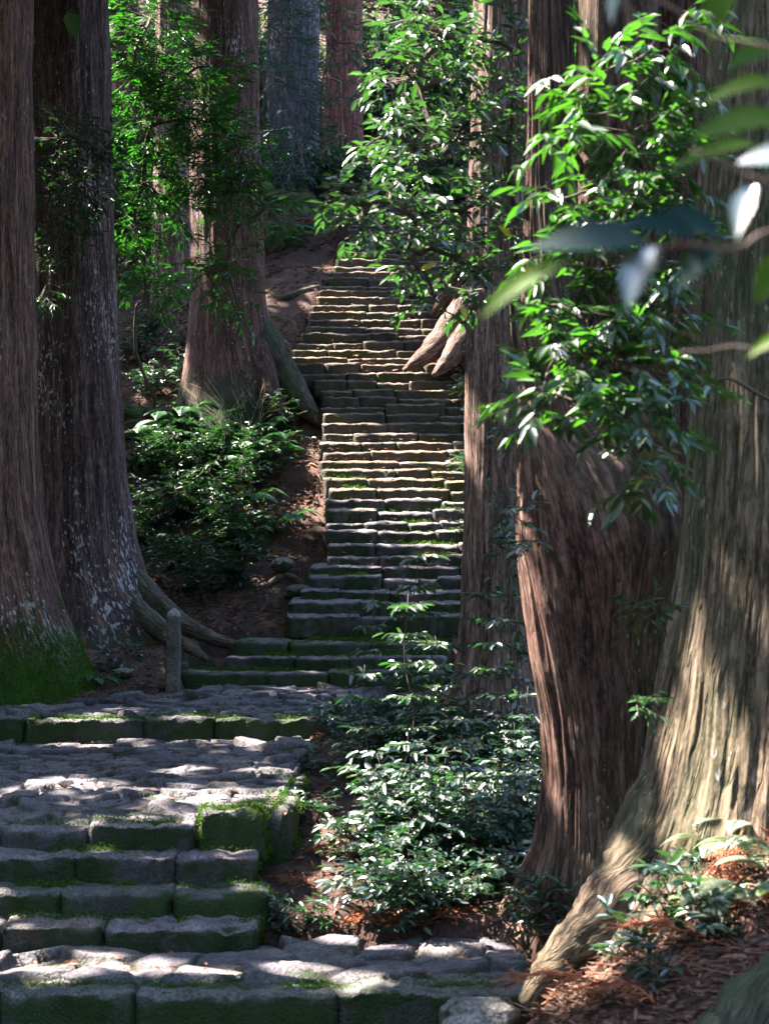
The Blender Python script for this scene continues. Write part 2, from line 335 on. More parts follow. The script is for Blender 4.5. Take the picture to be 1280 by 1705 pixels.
def path_top(x, Y):
    """top of built path at x,Y, nan outside"""
    x, Y = np.broadcast_arrays(np.asarray(x, float), np.asarray(Y, float)); z = np.full(x.shape, np.nan)
    u = (Y > 23.8) & (Y < 37.7) & (x > up_left(Y) - .02) & (x < up_right(Y)); z[u] = up_z(Y[u])
    u = (Y >= 21.3) & (Y <= 24) & (x > -2.6) & (x < .9); z[u] = -1.0 + (Y[u] - 21.3) * .2
    u = (Y >= 18) & (Y < 21.5) & (x < .15) & (Y < l1_back(x)); z[u] = -1.22
    u = (Y >= 12.4) & (Y < 18) & (x < -.75); z[u] = -1.62
    u = (Y >= 11.4) & (Y < 12.5) & (x < -.88); z[u] = -2.2
    u = (Y >= 10.35) & (Y < 11.9) & (x < .98); z[u] = -2.42
    u = (Y > 9.3) & (Y <= 10.4) & (x < .93); z[u] = -2.5
    u = (Y > 9.6) & (Y <= 11.6) & (x >= .93) & (x < 1.15); z[u] = -2.15
    return z
def l1_back(x): return np.interp(x, [-7, -4.25, -3.45, -2.5, -1.9], [17.6, 18.9, 19.9, 21.3, 21.5])
def terrain(x, Y, raw=False):
    x, Y = np.broadcast_arrays(np.asarray(x, float), np.asarray(Y, float)); z = np.interp(Y, GY, GZ)
    sg = .45 + .05 * Y
    d2 = (x[..., None] - _cp[:, 0]) ** 2 + (Y[..., None] - _cp[:, 1]) ** 2; sg = np.minimum(sg, 2.2)[..., None] * .5
    wt = np.exp(-d2 / (2 * sg ** 2)); z = z + (wt * _cr).sum(-1) / (wt.sum(-1) + .02)
    z = z + .012 * np.clip(np.abs(x) - 6, 0, 60) ** 1.4
    q = np.stack([x, Y, 0 * x], -1); z = z + .12 * fbm(q * .9, 3, 5) + .07 * fbm(q * 3.2, 3, 9)
    pt = path_top(x, Y); ins = ~np.isnan(pt)
    z = np.where(ins, np.minimum(z, np.nan_to_num(pt) - .34), z)
    return z
def ground_z(x, Y): return float(terrain(np.array([x]), np.array([Y]))[0])

def make_ground():
    gx = np.concatenate([np.linspace(-60, -9, 30), np.arange(-8.8, 8.8, .13), np.linspace(9, 60, 30)])
    gy = np.concatenate([np.linspace(-20, 7.6, 30), np.arange(7.7, 47, .13), np.linspace(47.4, 130, 90)])
    A, B = np.meshgrid(gx, gy, indexing='ij'); z = np.concatenate([terrain(A[i:i + 20], B[i:i + 20]) for i in range(0, len(gx), 20)])
    V = np.stack([A, B, z], -1).reshape(-1, 3)
    build('ground', V, [grid_faces(len(gx), len(gy))], M['soil'])['kind'] = 'structure'
make_ground()

# ------------------------------------------------------------------ stone blocks
def block(mb, x0, x1, yf, depth, ztop, h, seed, res=.05, rough=.018, tilt=0.0):
    """one rough hewn block, front face at yf, top at ztop (sweep along x)"""
    n = max(5, int((x1 - x0) / res)); m = 28; hy, hz = depth / 2, h / 2
    th = np.linspace(0, 2 * np.pi, m, endpoint=False) + np.pi / 20; e = .16
    cy = np.sign(np.cos(th)) * np.abs(np.cos(th)) ** e; cz = np.sign(np.sin(th)) * np.abs(np.sin(th)) ** e
    xs = np.linspace(x0, x1, n); L = x1 - x0
    en = np.clip(np.minimum(xs - x0, x1 - xs) / .03, 0, 1); sc_ = .88 + .12 * np.sqrt(en)
    Yv = yf + hy + cy[None] * hy * sc_[:, None]; Zv = ztop - hz + cz[None] * hz * (.5 + .5 * sc_[:, None]); Xv = xs[:, None] + 0 * Yv
    q = np.stack([Xv, Yv, Zv], -1); sd = seed * 7.31
    d = fbm(q * 3.2 + sd, 3, seed); d2 = fbm(q * 11 + sd, 2, seed + 3)
    Zv = Zv + tilt * (Yv - yf - .1)
    Yv = Yv + rough * (1.8 * d + .8 * d2); Zv = Zv + rough * (.8 * fbm(q * [3.5, 2.3, 2.3] + sd + 9, 3, seed + 8) + 1.1 * d2)
    Xv = Xv + rough * 1.2 * noise(q * 6 + sd, 4) * (en[:, None] < .9)
    V = np.stack([Xv, Yv, Zv], -1).reshape(-1, 3); c0 = V[:m].mean(0) - [.01, 0, 0]; c1 = V[-m:].mean(0) + [.01, 0, 0]
    k = len(V); V = np.vstack([V, c0, c1]); j = np.arange(m); j2 = (j + 1) % m
    T = np.vstack([np.stack([j * 0 + k, j, j2], 1), np.stack([j * 0 + k + 1, (n - 1) * m + j2, (n - 1) * m + j], 1)])
    mb.add(V, grid_faces(n, m, True)[:, ::-1], T, rnd=np.full(len(V), random.random()))
def row(parent, name, xl, xr, yf, zt, h, depth, wmin, wmax, m, seed, jz=.02, jy=.03, res=.05, skew=0.0, rough=.018, tilt=0.0):
    mb = MB(); x = xl; k = 0
    while x < xr - .12:
        wd = random.uniform(wmin, wmax); x2 = min(x + wd, xr)
        if xr - x2 < wmin * .6: x2 = xr
        f = (x - xl) / max(.1, xr - xl)
        block(mb, x + .001, x2 - .001, yf + random.uniform(-jy, jy) + skew * f, depth, zt + random.uniform(-jz, jz), h, seed * 31 + k, res, rough, tilt)
        x = x2; k += 1
    return mb.build(name, m, parent)

# upper flight
up = empty('stone_stairway', (X(600, 24), 24, -.4))
tag(up, 'long upper flight of worn, uneven stone steps climbing between the cedars', 'stairs')
for n in range(NUP):
    Yn = Y0 + T_ * n; zt = Z0 + R_ * n
    mt = M['tread'] if n < 11 else (M['tread_lit_tone'] if n in (11, 12, 13, 14, 26, 27) else M['tread_up'])
    row(up, 'step', up_left(Yn) + random.uniform(-.04, .04), up_right(Yn), Yn, zt, R_ + .14, .5, .5, 1.3, mt, n + 1, .034, .05, .045, random.uniform(-.07, .07), .026, .13)
# three steps above the first landing
mid = empty('stone_stairway', (X(500, 21.5), 21.5, -1.1))
tag(mid, 'short flight of three broad mossy steps between the stone post and the long flight', 'stairs')
for k, (yf, py, lx, rx, dep) in enumerate([(21.5, 1118, 300, 740, .9), (22.1, 1094, 375, 745, .7), (22.55, 1069, 388, 750, 1.7)]):
    row(mid, 'step', X(lx, yf), X(rx, yf), yf, Z(py, yf), .34, dep, .7, 1.3, M['mossblock'] if k != 1 else M['tread'], 70 + k, .014, .04, .05, 0, .022)
# lower flight
low = empty('stone_stairway', (-2.5, 11.6, -2.5))
tag(low, 'lower flight of wide mossy steps with dark green risers beside the leaf litter', 'stairs')
for k, (yf, py, rx) in enumerate([(11.5, 1545, 425), (11.82, 1488, 440), (12.16, 1428, 422)]):
    row(low, 'step', -4.6, X(rx, yf), yf, Z(py, yf), .34, .5, .55, 1.25, M['mossblock'] if k == 1 else M['tread'], 90 + k, .015, .04, .025, .02, .032, .05)

# ------------------------------------------------------------------ cobbled landings
def cobbles(name, x0, x1, y0, y1, zf, inside, cell, parent, m, res=.022, amp=.05, seed=1, skirt=.3):
    nx = int((x1 - x0) / res); ny = int((y1 - y0) / (res * 1.15)); gx = np.linspace(x0, x1, nx); gy = np.linspace(y0, y1, ny)
    A, B = np.meshgrid(gx, gy, indexing='ij')
    rg = np.random.default_rng(seed); sx = np.arange(x0 - cell, x1 + cell, cell); sy = np.arange(y0 - cell, y1 + cell, cell * .72)
    SX, SY = np.meshgrid(sx, sy, indexing='ij'); SX = SX + rg.uniform(-.45, .45, SX.shape) * cell; SY = SY + rg.uniform(-.42, .42, SY.shape) * cell * .72
    hh = rg.uniform(-1, 1, SX.shape); rn = rg.uniform(0, 1, SX.shape); tx = rg.normal(0, .05, SX.shape); ty = rg.normal(0, .05, SX.shape)
    ci = ((A - sx[0]) / cell).round().astype(int); cj = ((B - sy[0]) / (cell * .72)).round().astype(int)
    d1 = np.full(A.shape, 9.0); d2 = np.full(A.shape, 9.0); H = np.zeros(A.shape); Rn = np.zeros(A.shape)
    wq = np.stack([A, B, 0 * A], -1); Aw = A + .035 * noise(wq * 5, 3); Bw = B + .03 * noise(wq * 5 + 40, 4)
    for di in (-2, -1, 0, 1, 2):
        for dj in (-2, -1, 0, 1, 2):
            i = np.clip(ci + di, 0, SX.shape[0] - 1); j = np.clip(cj + dj, 0, SX.shape[1] - 1)
            dx = Aw - SX[i, j]; dy = (Bw - SY[i, j]) * 1.3; d = np.hypot(dx, dy)
            hv = hh[i, j] * amp * .9 + dx * tx[i, j] * 2 + dy * ty[i, j] * 2
            near = d < d1
            d2 = np.where(near, d1, np.minimum(d2, d)); H = np.where(near, hv, H); Rn = np.where(near, rn[i, j], Rn); d1 = np.where(near, d, d1)
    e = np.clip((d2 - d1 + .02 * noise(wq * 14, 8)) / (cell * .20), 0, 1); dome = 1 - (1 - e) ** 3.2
    z = zf(A, B) - amp * .8 + (H + amp * .8) * dome + .006 * fbm(wq * 16, 3, 6) + .02 * fbm(wq * 1.1, 2, 12)
    ok = inside(A, B); V = np.stack([A, B, z], -1).reshape(-1, 3); Fc = grid_faces(nx, ny)[:, ::-1]
    okf = ok.reshape(-1)[Fc].all(1); Fc = Fc[okf]
    used = np.unique(Fc); mp = np.full(len(V), -1); mp[used] = np.arange(len(used)); V2 = V[used]; Fc = mp[Fc]
    # skirt down so the sheet has thickness
    E = np.concatenate([Fc[:, [0, 1]], Fc[:, [1, 2]], Fc[:, [2, 3]], Fc[:, [3, 0]]]); key = np.sort(E, 1); _, inv, cnt = np.unique(key, axis=0, return_inverse=True, return_counts=True)
    bd = E[cnt[inv.ravel()] == 1]; V3 = V2.copy(); V3[:, 2] -= skirt; n0 = len(V2)
    ub = np.unique(bd); mp2 = np.full(n0, -1); mp2[ub] = np.arange(len(ub)) + n0
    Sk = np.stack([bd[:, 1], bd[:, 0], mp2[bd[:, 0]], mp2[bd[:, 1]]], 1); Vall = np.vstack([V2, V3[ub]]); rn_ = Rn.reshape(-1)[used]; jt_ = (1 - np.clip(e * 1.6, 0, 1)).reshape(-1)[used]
    return build(name, Vall, [Fc, Sk], m, parent, attrs={'rnd': np.concatenate([rn_, rn_[ub]]), 'jt': np.concatenate([jt_, jt_[ub]])})
# upper cobbled landing
L1 = empty('cobbled_landing', (-2.5, 18, -1.5)); tag(L1, 'upper cobbled landing ending in a mossy kerb, in front of the stone post', 'landing')
z1 = lambda x, Y: Z(1193, 18) + (Y - 18) * .041 + 0 * x
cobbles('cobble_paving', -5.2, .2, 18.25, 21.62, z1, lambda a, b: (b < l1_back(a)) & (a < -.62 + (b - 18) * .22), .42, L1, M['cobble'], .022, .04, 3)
row(L1, 'kerb', -5.2, X(536, 18), 18, Z(1196, 18), .42, .42, .6, 1.5, M['mossblock'], 131, .02, .04, .035, .0, .035)
L2 = empty('cobbled_landing', (-2.5, 12.5, -1.9)); tag(L2, 'middle landing of rounded cobbles with the bright sun patch and mossy corner blocks', 'landing')
z2 = lambda x, Y: Z(1372, 12.5) + (Y - 12.5) * (Z(1232, 18) - Z(1372, 12.5)) / 5.5 - .01 * np.clip(-1 - x, 0, 3)
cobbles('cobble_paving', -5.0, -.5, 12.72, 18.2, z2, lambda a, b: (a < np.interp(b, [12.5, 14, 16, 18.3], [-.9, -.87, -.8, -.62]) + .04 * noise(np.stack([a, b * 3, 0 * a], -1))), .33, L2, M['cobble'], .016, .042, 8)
row(L2, 'kerb', -4.8, -1.42, 12.48, Z(1376, 12.5), .36, .36, .6, 1.2, M['tread'], 141, .02, .04, .025, 0, .03)
row(L2, 'corner_block', -1.40, -.90, 12.5, Z(1354, 12.5), .36, .5, .6, .8, M['mossblock'], 152, .0, .0, .02, 0, .045)
def side_block(parent, x, y0, y1, zt, h, m, seed):
    mb = MB(); y = y0; k = 0
    while y < y1:
        wd = random.uniform(.35, .6); mb2 = MB(); block(mb2, 0, wd, 0, .26, 0, h, seed + k, .04, .025)
        V = np.concatenate(mb2.V); V = np.stack([x - V[:, 1] + .26, y + V[:, 0], zt + V[:, 2]], 1)
        mb.add(V, mb2.Q[0], mb2.T[0], rnd=np.concatenate(mb2.A['rnd'])); y += wd; k += 1
    mb.build('side_wall', m, parent)
side_block(L2, -.98, 12.95, 15.4, -1.62, .6, M['mossblock'], 300)
L3 = empty('cobbled_landing', (-2, 10.4, -2.8)); tag(L3, 'bottom flagged landing in the foreground with sunlit stones and a mossy front kerb', 'landing')
z3 = lambda x, Y: Z(1648, 10.4) + 0 * x + (Y - 10.4) * .008
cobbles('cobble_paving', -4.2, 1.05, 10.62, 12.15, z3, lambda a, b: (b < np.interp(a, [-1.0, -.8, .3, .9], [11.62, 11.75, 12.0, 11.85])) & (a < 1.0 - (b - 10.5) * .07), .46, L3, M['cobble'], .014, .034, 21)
row(L3, 'kerb', -4.2, .99, 10.38, Z(1650, 10.38), .46, .4, .8, 1.5, M['mossblock'], 161, .01, .02, .022, 0, .03)

def boulder(name, c, r, m, label, seed, cat='rock', group=None):
    u = np.linspace(0, np.pi, 26); v = np.linspace(0, 2 * np.pi, 44, endpoint=False); U, W = np.meshgrid(u, v, indexing='ij')
    d = np.stack([np.sin(U) * np.cos(W), np.sin(U) * np.sin(W), np.cos(U)], -1)
    k = 1 + .28 * fbm(d * 1.6 + seed, 3, seed) + .06 * fbm(d * 6 + seed, 2, seed + 5)
    sh = np.sign(d) * np.abs(d) ** .75
    V = (np.array(c) + sh * k[..., None] * np.array(r)).reshape(-1, 3)
    o = build(name, V, [grid_faces(26, 44, True)[:, ::-1]], m, origin=(c[0], c[1], c[2] - r[2]), attrs={'rnd': np.full(len(V), .5 + .4 * math.sin(seed))})
    return tag(o, label, cat, group)
boulder('boulder', P(800, 1712, 10.15), (.24, .2, .19), M['rock'], 'pale rounded boulder leaning against the mossy kerb at the very bottom', 3)
boulder('boulder', P(800, 1578, 12.0), (.24, .22, .05), M['rock'], 'flat pale slab at the back right end of the bottom landing', 5)
boulder('boulder', P(205, 1122, 20.9), (.14, .1, .07), M['rock'], 'small mossy stone in the litter left of the stone post', 9)
boulder('boulder', P(470, 940, 25.6), (.17, .15, .12), M['rock'], 'mossy stone on the bare bank left of the long flight', 12)
boulder('boulder', P(500, 985, 24.9), (.22, .2, .1), M['mossblock'], 'green moss covered stone against the left end of the lowest steps', 14)

# stone post
def stone_post():
    c = np.array([X(286, 21), 21.0, ground_z(X(286, 21), 21.0) - .12]); top = Z(1013, 21); h = top - c[2]; n, m_ = 30, 28
    t = np.linspace(0, 1, n); th = np.linspace(0, 2 * np.pi, m_, endpoint=False)
    cx = np.sign(np.cos(th)) * np.abs(np.cos(th)) ** .45; cy = np.sign(np.sin(th)) * np.abs(np.sin(th)) ** .45
    prof = np.interp(t, [0, .5, .93, .975, 1], [.098, .092, .09, .072, .02])
    V = np.stack([c[0] + .03 * t[:, None] + cx * prof[:, None], c[1] + cy * prof[:, None], c[2] + t[:, None] * h + 0 * cx], -1)
    V += .012 * np.stack([fbm(V * 8, 3, 2), fbm(V * 8, 3, 3), fbm(V * 8, 3, 4) * .6], -1)
    V[..., 0] -= .012 * np.exp(-((t[:, None] - .86) / .02) ** 2) * cx
    V = V.reshape(-1, 3); k = len(V); V = np.vstack([V, V[-m_:].mean(0) + [0, 0, .005]]); j = np.arange(m_)
    o = build('stone_post', V, [grid_faces(n, m_, True), np.stack([j + (n - 1) * m_, (j + 1) % m_ + (n - 1) * m_, j * 0 + k], 1)], M['post'], origin=c, attrs={'rnd': np.full(len(V), .6)})
    tag(o, 'short weathered grey stone post standing at the foot of the mossy tree root', 'post')
stone_post()

# ------------------------------------------------------------------ trees
HOLES = []   # (point, radius): gaps in the crowns that let the sun through
def hole(px, py, Y, r): HOLES.append((P(px, py, Y), r))
for h_ in [(740, 560, 30.3, .55), (710, 590, 30.2, .35), (800, 60, 17, .5), (800, 160, 17, .45), (797, 300, 17, .4), (790, 680, 17, .22), (1118, 1040, 10, .12), (1105, 1180, 9.9, .2), (1085, 1300, 9.8, .2), (1060, 1390, 9.7, .05),
           (330, 1318, 14, .15), (400, 1312, 14.1, .2), (440, 1312, 14.1, .15), (30, 1290, 14.5, .22), (110, 1280, 14.8, .16), (190, 1285, 14.6, .12), (280, 1262, 15.6, .1), (100, 1615, 11, .14), (200, 1625, 10.9, .14), (290, 1610, 11.1, .12), (430, 1625, 10.9, .13), (30, 1600, 11.2, .12), (580, 1640, 10.6, .12), (700, 1590, 11.6, .2), (800, 1570, 12, .22),
           (200, 1200, 18, .25), (90, 1200, 18, .2), (480, 1150, 20.5, .3), (515, 790, 27.5, .5), (400, 700, 29.8, .12), (560, 603, 30.4, .7), (620, 545, 31.6, .8), (600, 790, 27, .5), (720, 790, 27, .4), (640, 700, 28.9, .3),
           (620, 1325, 13.5, .3), (680, 1330, 13, .25), (760, 1300, 13.5, .2), (850, 1250, 14, .2), (600, 1450, 12.3, .12), (700, 1200, 14.5, .2), (480, 1310, 13.8, .25), (1240, 1370, 9.3, .35), (1180, 1500, 8.8, .22), (1030, 1690, 9.2, .3), (1250, 1440, 9, .2), (1150, 1560, 8.9, .15), (1090, 1640, 9, .15), (960, 1660, 9.8, .2), (1180, 950, 9.6, .12), (840, 1060, 16, .2), (640, 250, 46, .8), (690, 290, 42, .6), (548, 770, 27.6, .3), (545, 735, 28.4, .25), (600, 765, 27.8, .25), (310, 380, 34, .7), (305, 80, 34, .8),
           (600, 340, 13, .5), (650, 400, 13, .5), (700, 100, 13, .6), (780, 420, 13, .6), (820, 200, 12.5, .5), (700, 480, 13, .4), (1000, 80, 8, .5), (920, 130, 8.2, .4), (1060, 760, 7.8, .3), (240, 260, 25, .7), (330, 220, 25, .6), (380, 470, 26, .2), (230, 640, 29, .5), (225, 560, 31, .3),
           (560, 500, 32.5, .5), (600, 450, 34, .6), (1050, 490, 1.95, .03), (1240, 268, 2.1, .04), (1220, 380, 2.1, .03), (1150, 262, 2.6, .05), (720, 960, 15, .25), (660, 980, 15, .2), (830, 1150, 14.8, .2), (740, 1020, 28, .0), (850, 1180, 15, .12), (520, 690, 29, .3), (540, 730, 28.5, .3)]:
    hole(*h_)
for x_, y_, Y_, r_ in [(230, 600, 31, .2), (290, 590, 31, .25), (330, 640, 30, .2), (250, 690, 29, .2), (350, 735, 29, .22), (410, 760, 28.5, .2), (300, 780, 28, .15), (440, 830, 27.5, .18), (260, 850, 27, .15), (370, 870, 27, .15), (320, 930, 26.5, .15), (400, 930, 26.5, .15), (460, 900, 26.5, .15), (240, 960, 26, .12), (450, 980, 25.5, .15),
    (215, 250, 26, .3), (260, 330, 26, .3), (230, 150, 26, .4), (300, 200, 26, .4), (350, 250, 26, .4), (410, 300, 25.5, .35), (340, 330, 26, .3), (400, 200, 26, .3), (250, 60, 26, .4), (240, 440, 27, .25), (385, 510, 25.4, .2), (450, 350, 25.3, .2), (110, 300, 22.5, .12), (160, 300, 22.5, .12), (90, 460, 22.5, .12),
    (600, 860, 26, .1), (700, 900, 25.5, .12), (560, 930, 25, .1), (640, 960, 25, .12), (720, 840, 26, .15), (560, 745, 28, .25), (650, 745, 28, .2), (740, 750, 28, .25), (580, 680, 29.2, .2), (700, 650, 29.6, .15), (650, 470, 34, .3), (640, 510, 33, .3), (700, 560, 31.4, .3), (560, 570, 31.2, .3),
    (430, 1060, 22.5, .08), (520, 1100, 22, .08), (350, 1160, 20, .1), (250, 1150, 20, .08), (120, 1215, 18, .08), (430, 1240, 17.5, .1), (520, 1220, 18, .1), (380, 1350, 12.8, .06), (150, 1090, 21, .1), (180, 1140, 20.5, .12), (40, 1000, 20.2, .15), (90, 1080, 20, .15), (20, 1080, 20, .15),
    (900, 250, 12, .1), (905, 500, 12, .1), (895, 80, 12, .1), (985, 330, 12, .1), (980, 560, 12, .12), (990, 750, 12, .15), (990, 60, 12, .12), (880, 1000, 12, .1), (900, 780, 12, .12), (885, 700, 12, .08), (885, 1150, 12, .08), (1000, 60, 12, .1), (1220, 800, 9.6, .06), (1240, 1000, 9.6, .07), (1170, 1150, 9.6, .08), (1180, 600, 9.8, .06), (960, 1620, 10, .15), (1000, 1580, 10, .12), (1100, 1600, 9, .12), (600, 1560, 12, .15), (660, 1545, 12, .12), (500, 1450, 12.4, .08), (470, 1400, 12.8, .08)]:
    hole(x_, y_, Y_, r_)
_hp = np.array([h[0] for h in HOLES]); _hr = np.array([h[1] for h in HOLES])
def keep(pts, pad=.25):
    k = np.ones(len(pts), bool)
    for p, r in zip(_hp, _hr):
        d = pts - p; s = d @ S; q = np.linalg.norm(d - s[:, None] * S, axis=1); k &= ~((q < r + pad) & (s > 0))
    return k
def make_crown(parent, c, R, H, n, seed, name='crown'):
    """high crown of drooping cedar sprays round several tiers of limbs"""
    rg = np.random.default_rng(seed); mb = MB(); nl = int(26 + R * 4)
    ang = rg.uniform(0, 2 * np.pi, nl); hz = rg.uniform(0, 1, nl); ln = R * (1.05 - .75 * hz) * rg.uniform(.65, 1.1, nl)
    c = np.array(c); pts = []
    lim = MB(); A = []; B = []
    for a, h, l in zip(ang, hz, ln):
        b = c + [0, 0, h * H]; tip = b + [math.cos(a) * l, math.sin(a) * l, -.12 * l + .3]
        q = b + (tip - b) * np.linspace(.1, 1, 12)[:, None]; kk = keep(q, .0); f_ = 1.0 if kk.all() else np.linspace(.1, 1, 12)[np.argmin(kk)]
        if f_ < .25: continue
        A.append(b); B.append(b + (tip - b) * f_)
        k = int(n / nl); t = rg.uniform(.15, 1, k) ** .7
        pts.append(b + (tip - b) * t[:, None] + rg.normal(size=(k, 3)) * np.array([.55, .55, .3]) * (.6 + .12 * R))
    pts = np.vstack(pts); pts = pts[keep(pts)]
    m = len(pts); d = norm(rg.normal(size=(m, 3)) * [1, 1, .35] - [0, 0, .25])
    leaves(mb, pts, d, np.array([0, 0, 1.]) + rg.normal(size=(m, 3)) * .5, rg.uniform(.35, .6, m), rg.uniform(.16, .3, m), 'long')
    o = mb.build(name, M['canopy'], parent)
    sticks(lim, np.array(A), np.array(B), .09, .02); lim.build('limb', M['twig'], parent)
def trunk(parent, prof, Y, m, seed, lobes=(), segs=180, ridge=.034, rf=9.0, name='trunk', top=None, lobe_h=.9, base_py=None, ystretch=1.0, rings=None, lean_y=0.0, swirl=0.0, bulges=(), dz=None):
    """prof: rows (py, left px, right px) from top to bottom at depth Y; lobes (angle deg, strength, height)"""
    prof = sorted(prof, key=lambda r: -r[0]); a0, a1 = prof[0], prof[1]; dp = .9 / Y * F; wd0 = (a0[2] - a0[1]) * 1.12; c0 = (a0[1] + a0[2]) / 2; prof = [(a0[0] + dp, c0 - wd0 / 2, c0 + wd0 / 2)] + prof; zz = np.array([Z(r[0], Y) for r in prof]); cx = np.array([X((r[1] + r[2]) / 2, Y) for r in prof]); rr = np.array([(r[2] - r[1]) / 2 / F * Y for r in prof])
    if top is not None:
        k = (top - zz[-1]) / max(1e-6, zz[-1] - zz[-2]); zz = np.append(zz, top); rr = np.append(rr, rr[-1] * .62); cx = np.append(cx, cx[-1] + (cx[-1] - cx[-2]) * min(k, 1.5))
    vis_top = Z(-40, Y); z0 = zz[0]; dz = dz or (.04 if segs > 150 else .06)
    zs = np.concatenate([np.arange(z0, min(vis_top, zz[-1]), dz), np.linspace(min(vis_top, zz[-1]), zz[-1], 14)[0 if zz[-1] <= vis_top else 1:]])
    # smooth interpolation
    def si(v):
        f = np.interp(zs, zz, v); k = np.array([1, 3, 5, 6, 5, 3, 1.]); k /= k.sum(); g = np.convolve(np.pad(f, 3, 'edge'), k, 'valid'); return g
    C = si(cx); Rr = si(rr); hgt = zs - z0 - .9; th = np.linspace(0, 2 * np.pi, segs, endpoint=False)
    Rm = Rr[:, None] * np.ones(segs)
    for (ang, st, lh) in lobes:
        a = math.radians(ang); dth = np.angle(np.exp(1j * (th - a))); Rm = Rm + Rr[:, None] * st * np.exp(-(dth / .38) ** 2)[None] * np.exp(-(np.clip(hgt, 0, 99) / lh) ** 1.3)[:, None]
    for (ang, st, pyc, hw) in bulges:
        dth = np.angle(np.exp(1j * (th - math.radians(ang)))); Rm = Rm + Rr[:, None] * st * np.exp(-(dth / .6) ** 2)[None] * np.exp(-((zs - Z(pyc, Y)) / hw) ** 2)[:, None]
    ru = np.median(Rr); bkx = np.cos(th)[None] * ru + 0 * Rm; bky = np.sin(th)[None] * ru + 0 * Rm; bkz = hgt[:, None] + 0 * Rm
    sw = swirl * hgt[:, None]
    if swirl: bkx = np.cos(th[None] + sw) * ru; bky = np.sin(th[None] + sw) * ru
    B = np.stack([bkx, bky, bkz], -1)
    q = B * [rf, rf, rf * .06] + seed; q[..., 0] += .35 * noise(B * [2, 2, 1.2], seed)
    r1 = 1 - np.abs(noise(q, seed)); r2 = 1 - np.abs(noise(q * 2.1 + 5, seed + 1)); r3 = fbm(B * [1.8, 1.8, .5] + seed, 3, seed + 2)
    Rm = Rm + ridge * (1.2 * (r1 - .6) + .6 * (r2 - .6)) + .09 * Rr[:, None] * r3
    V = np.stack([C[:, None] + np.cos(th) * Rm, Y + lean_y * hgt[:, None] + np.sin(th) * Rm * ystretch, zs[:, None] + 0 * Rm], -1)
    return build(name, V.reshape(-1, 3), [grid_faces(len(zs), segs, True)], m, parent, attrs={'bk': B.reshape(-1, 3)})
def root(parent, pts, rad, m, seed=0, sides=14):
    pts = np.array([p if len(p) == 3 and isinstance(p, np.ndarray) else P(*p) for p in pts]); t = np.linspace(0, 1, len(pts)); tt = np.linspace(0, 1, len(pts) * 7)
    q = np.stack([np.interp(tt, t, pts[:, k]) for k in range(3)], 1)
    for _ in range(4): q[1:-1] = (q[:-2] + 2 * q[1:-1] + q[2:]) / 4
    q += .02 * np.stack([noise(q * 2.5, 1 + seed), noise(q * 2.5, 2 + seed), noise(q * 2.5, 3 + seed)], -1)
    mb = MB(); tube(mb, q, np.interp(tt, np.linspace(0, 1, len(rad)), rad), sides, True, .22, seed, True); mb.build('root', m, parent)
def tree(name, label, Y, prof, m, seed, lobes=(), crown=None, cat='tree', group=None, top=16, **kw):
    prof = sorted(prof, key=lambda r: r[0]); b = prof[-1]; base = P((b[1] + b[2]) / 2, b[0], Y); e = empty(name, base); tag(e, label, cat, group)
    trunk(e, prof, Y, m, seed, lobes, top=top, **kw)
    if crown:
        R, H, n, zc = crown; tp = sorted(prof, key=lambda r: r[0])[0]; make_crown(e, (X((tp[1] + tp[2]) / 2, Y), Y, zc), R, H, n, seed)
    return e
G = 'old cedar trees along the stairway'
t1 = tree('cedar_tree', 'thick brown cedar at the far left edge, its foot wrapped in bright green moss', 21, [(0, -190, 54), (400, -190, 53), (700, -195, 58), (850, -205, 66), (950, -220, 84), (1040, -240, 112), (1110, -260, 140), (1170, -280, 165)], M['bark_left'], 3, [(-20, .25, .6), (-75, .12, .5)], (6, 9, 6500, 12), group=G, top=24, segs=220)
t2 = tree('cedar_tree', 'dark lichen flecked cedar behind the stone post, root sweeping right', 24, [(0, 52, 176), (200, 48, 182), (400, 45, 188), (600, 45, 198), (800, 42, 210), (900, 38, 226), (960, 30, 244), (1010, 25, 268), (1060, 10, 300), (1095, 0, 320)], M['bark_lichen'], 8, [(-35, .55, .42), (-80, .22, .5), (-140, .3, .5)], (6.5, 9, 7500, 12.5), group=G, top=24, segs=200)
root(t2, [P(150, 900, 24.1), P(225, 975, 23.8), P(300, 1040, 23.3), P(350, 1062, 23.0), P(392, 1075, 22.9), P(410, 1095, 22.8)], [.2, .25, .15, .10, .07, .04], M['root_grey'], 4)
root(t2, [P(150, 930, 24), P(215, 1010, 23.5), P(290, 1062, 22.6), P(330, 1085, 22.3), P(345, 1100, 22.2)], [.2, .2, .11, .07, .03], M['root_grey'], 8)
t3 = tree('cedar_tree', 'brown cedar left of the stairs with a green tinted flaring root', 30.5, [(0, 316, 428), (200, 318, 430), (400, 320, 436), (500, 318, 444), (580, 312, 462), (630, 308, 485), (670, 304, 500), (710, 300, 508)], M['bark_mid'], 13, [(-15, .55, .6), (-90, .25, .7), (-150, .25, .6)], (7, 10, 8500, 19), group=G, top=31)
root(t3, [P(405, 500, 30.6), P(440, 575, 30.3), P(478, 635, 29.9), P(512, 680, 29.5), P(540, 712, 29.3)], [.2, .34, .27, .17, .05], M['root_moss'], 2, 22)
root(t3, [P(400, 520, 30.4), P(425, 600, 30.0), P(450, 655, 29.6), P(470, 700, 29.3)], [.2, .34, .24, .08], M['bark_mid'], 6, 22)
t3b = tree('cedar_tree', 'pale pinkish cedar lit by sun behind the narrow leaved bush', 35, [(0, 262, 322), (300, 258, 324), (500, 250, 328), (570, 240, 336), (620, 225, 345)], M['bark_pale'], 17, [], (6, 9, 5500, 23), group=G, top=35)
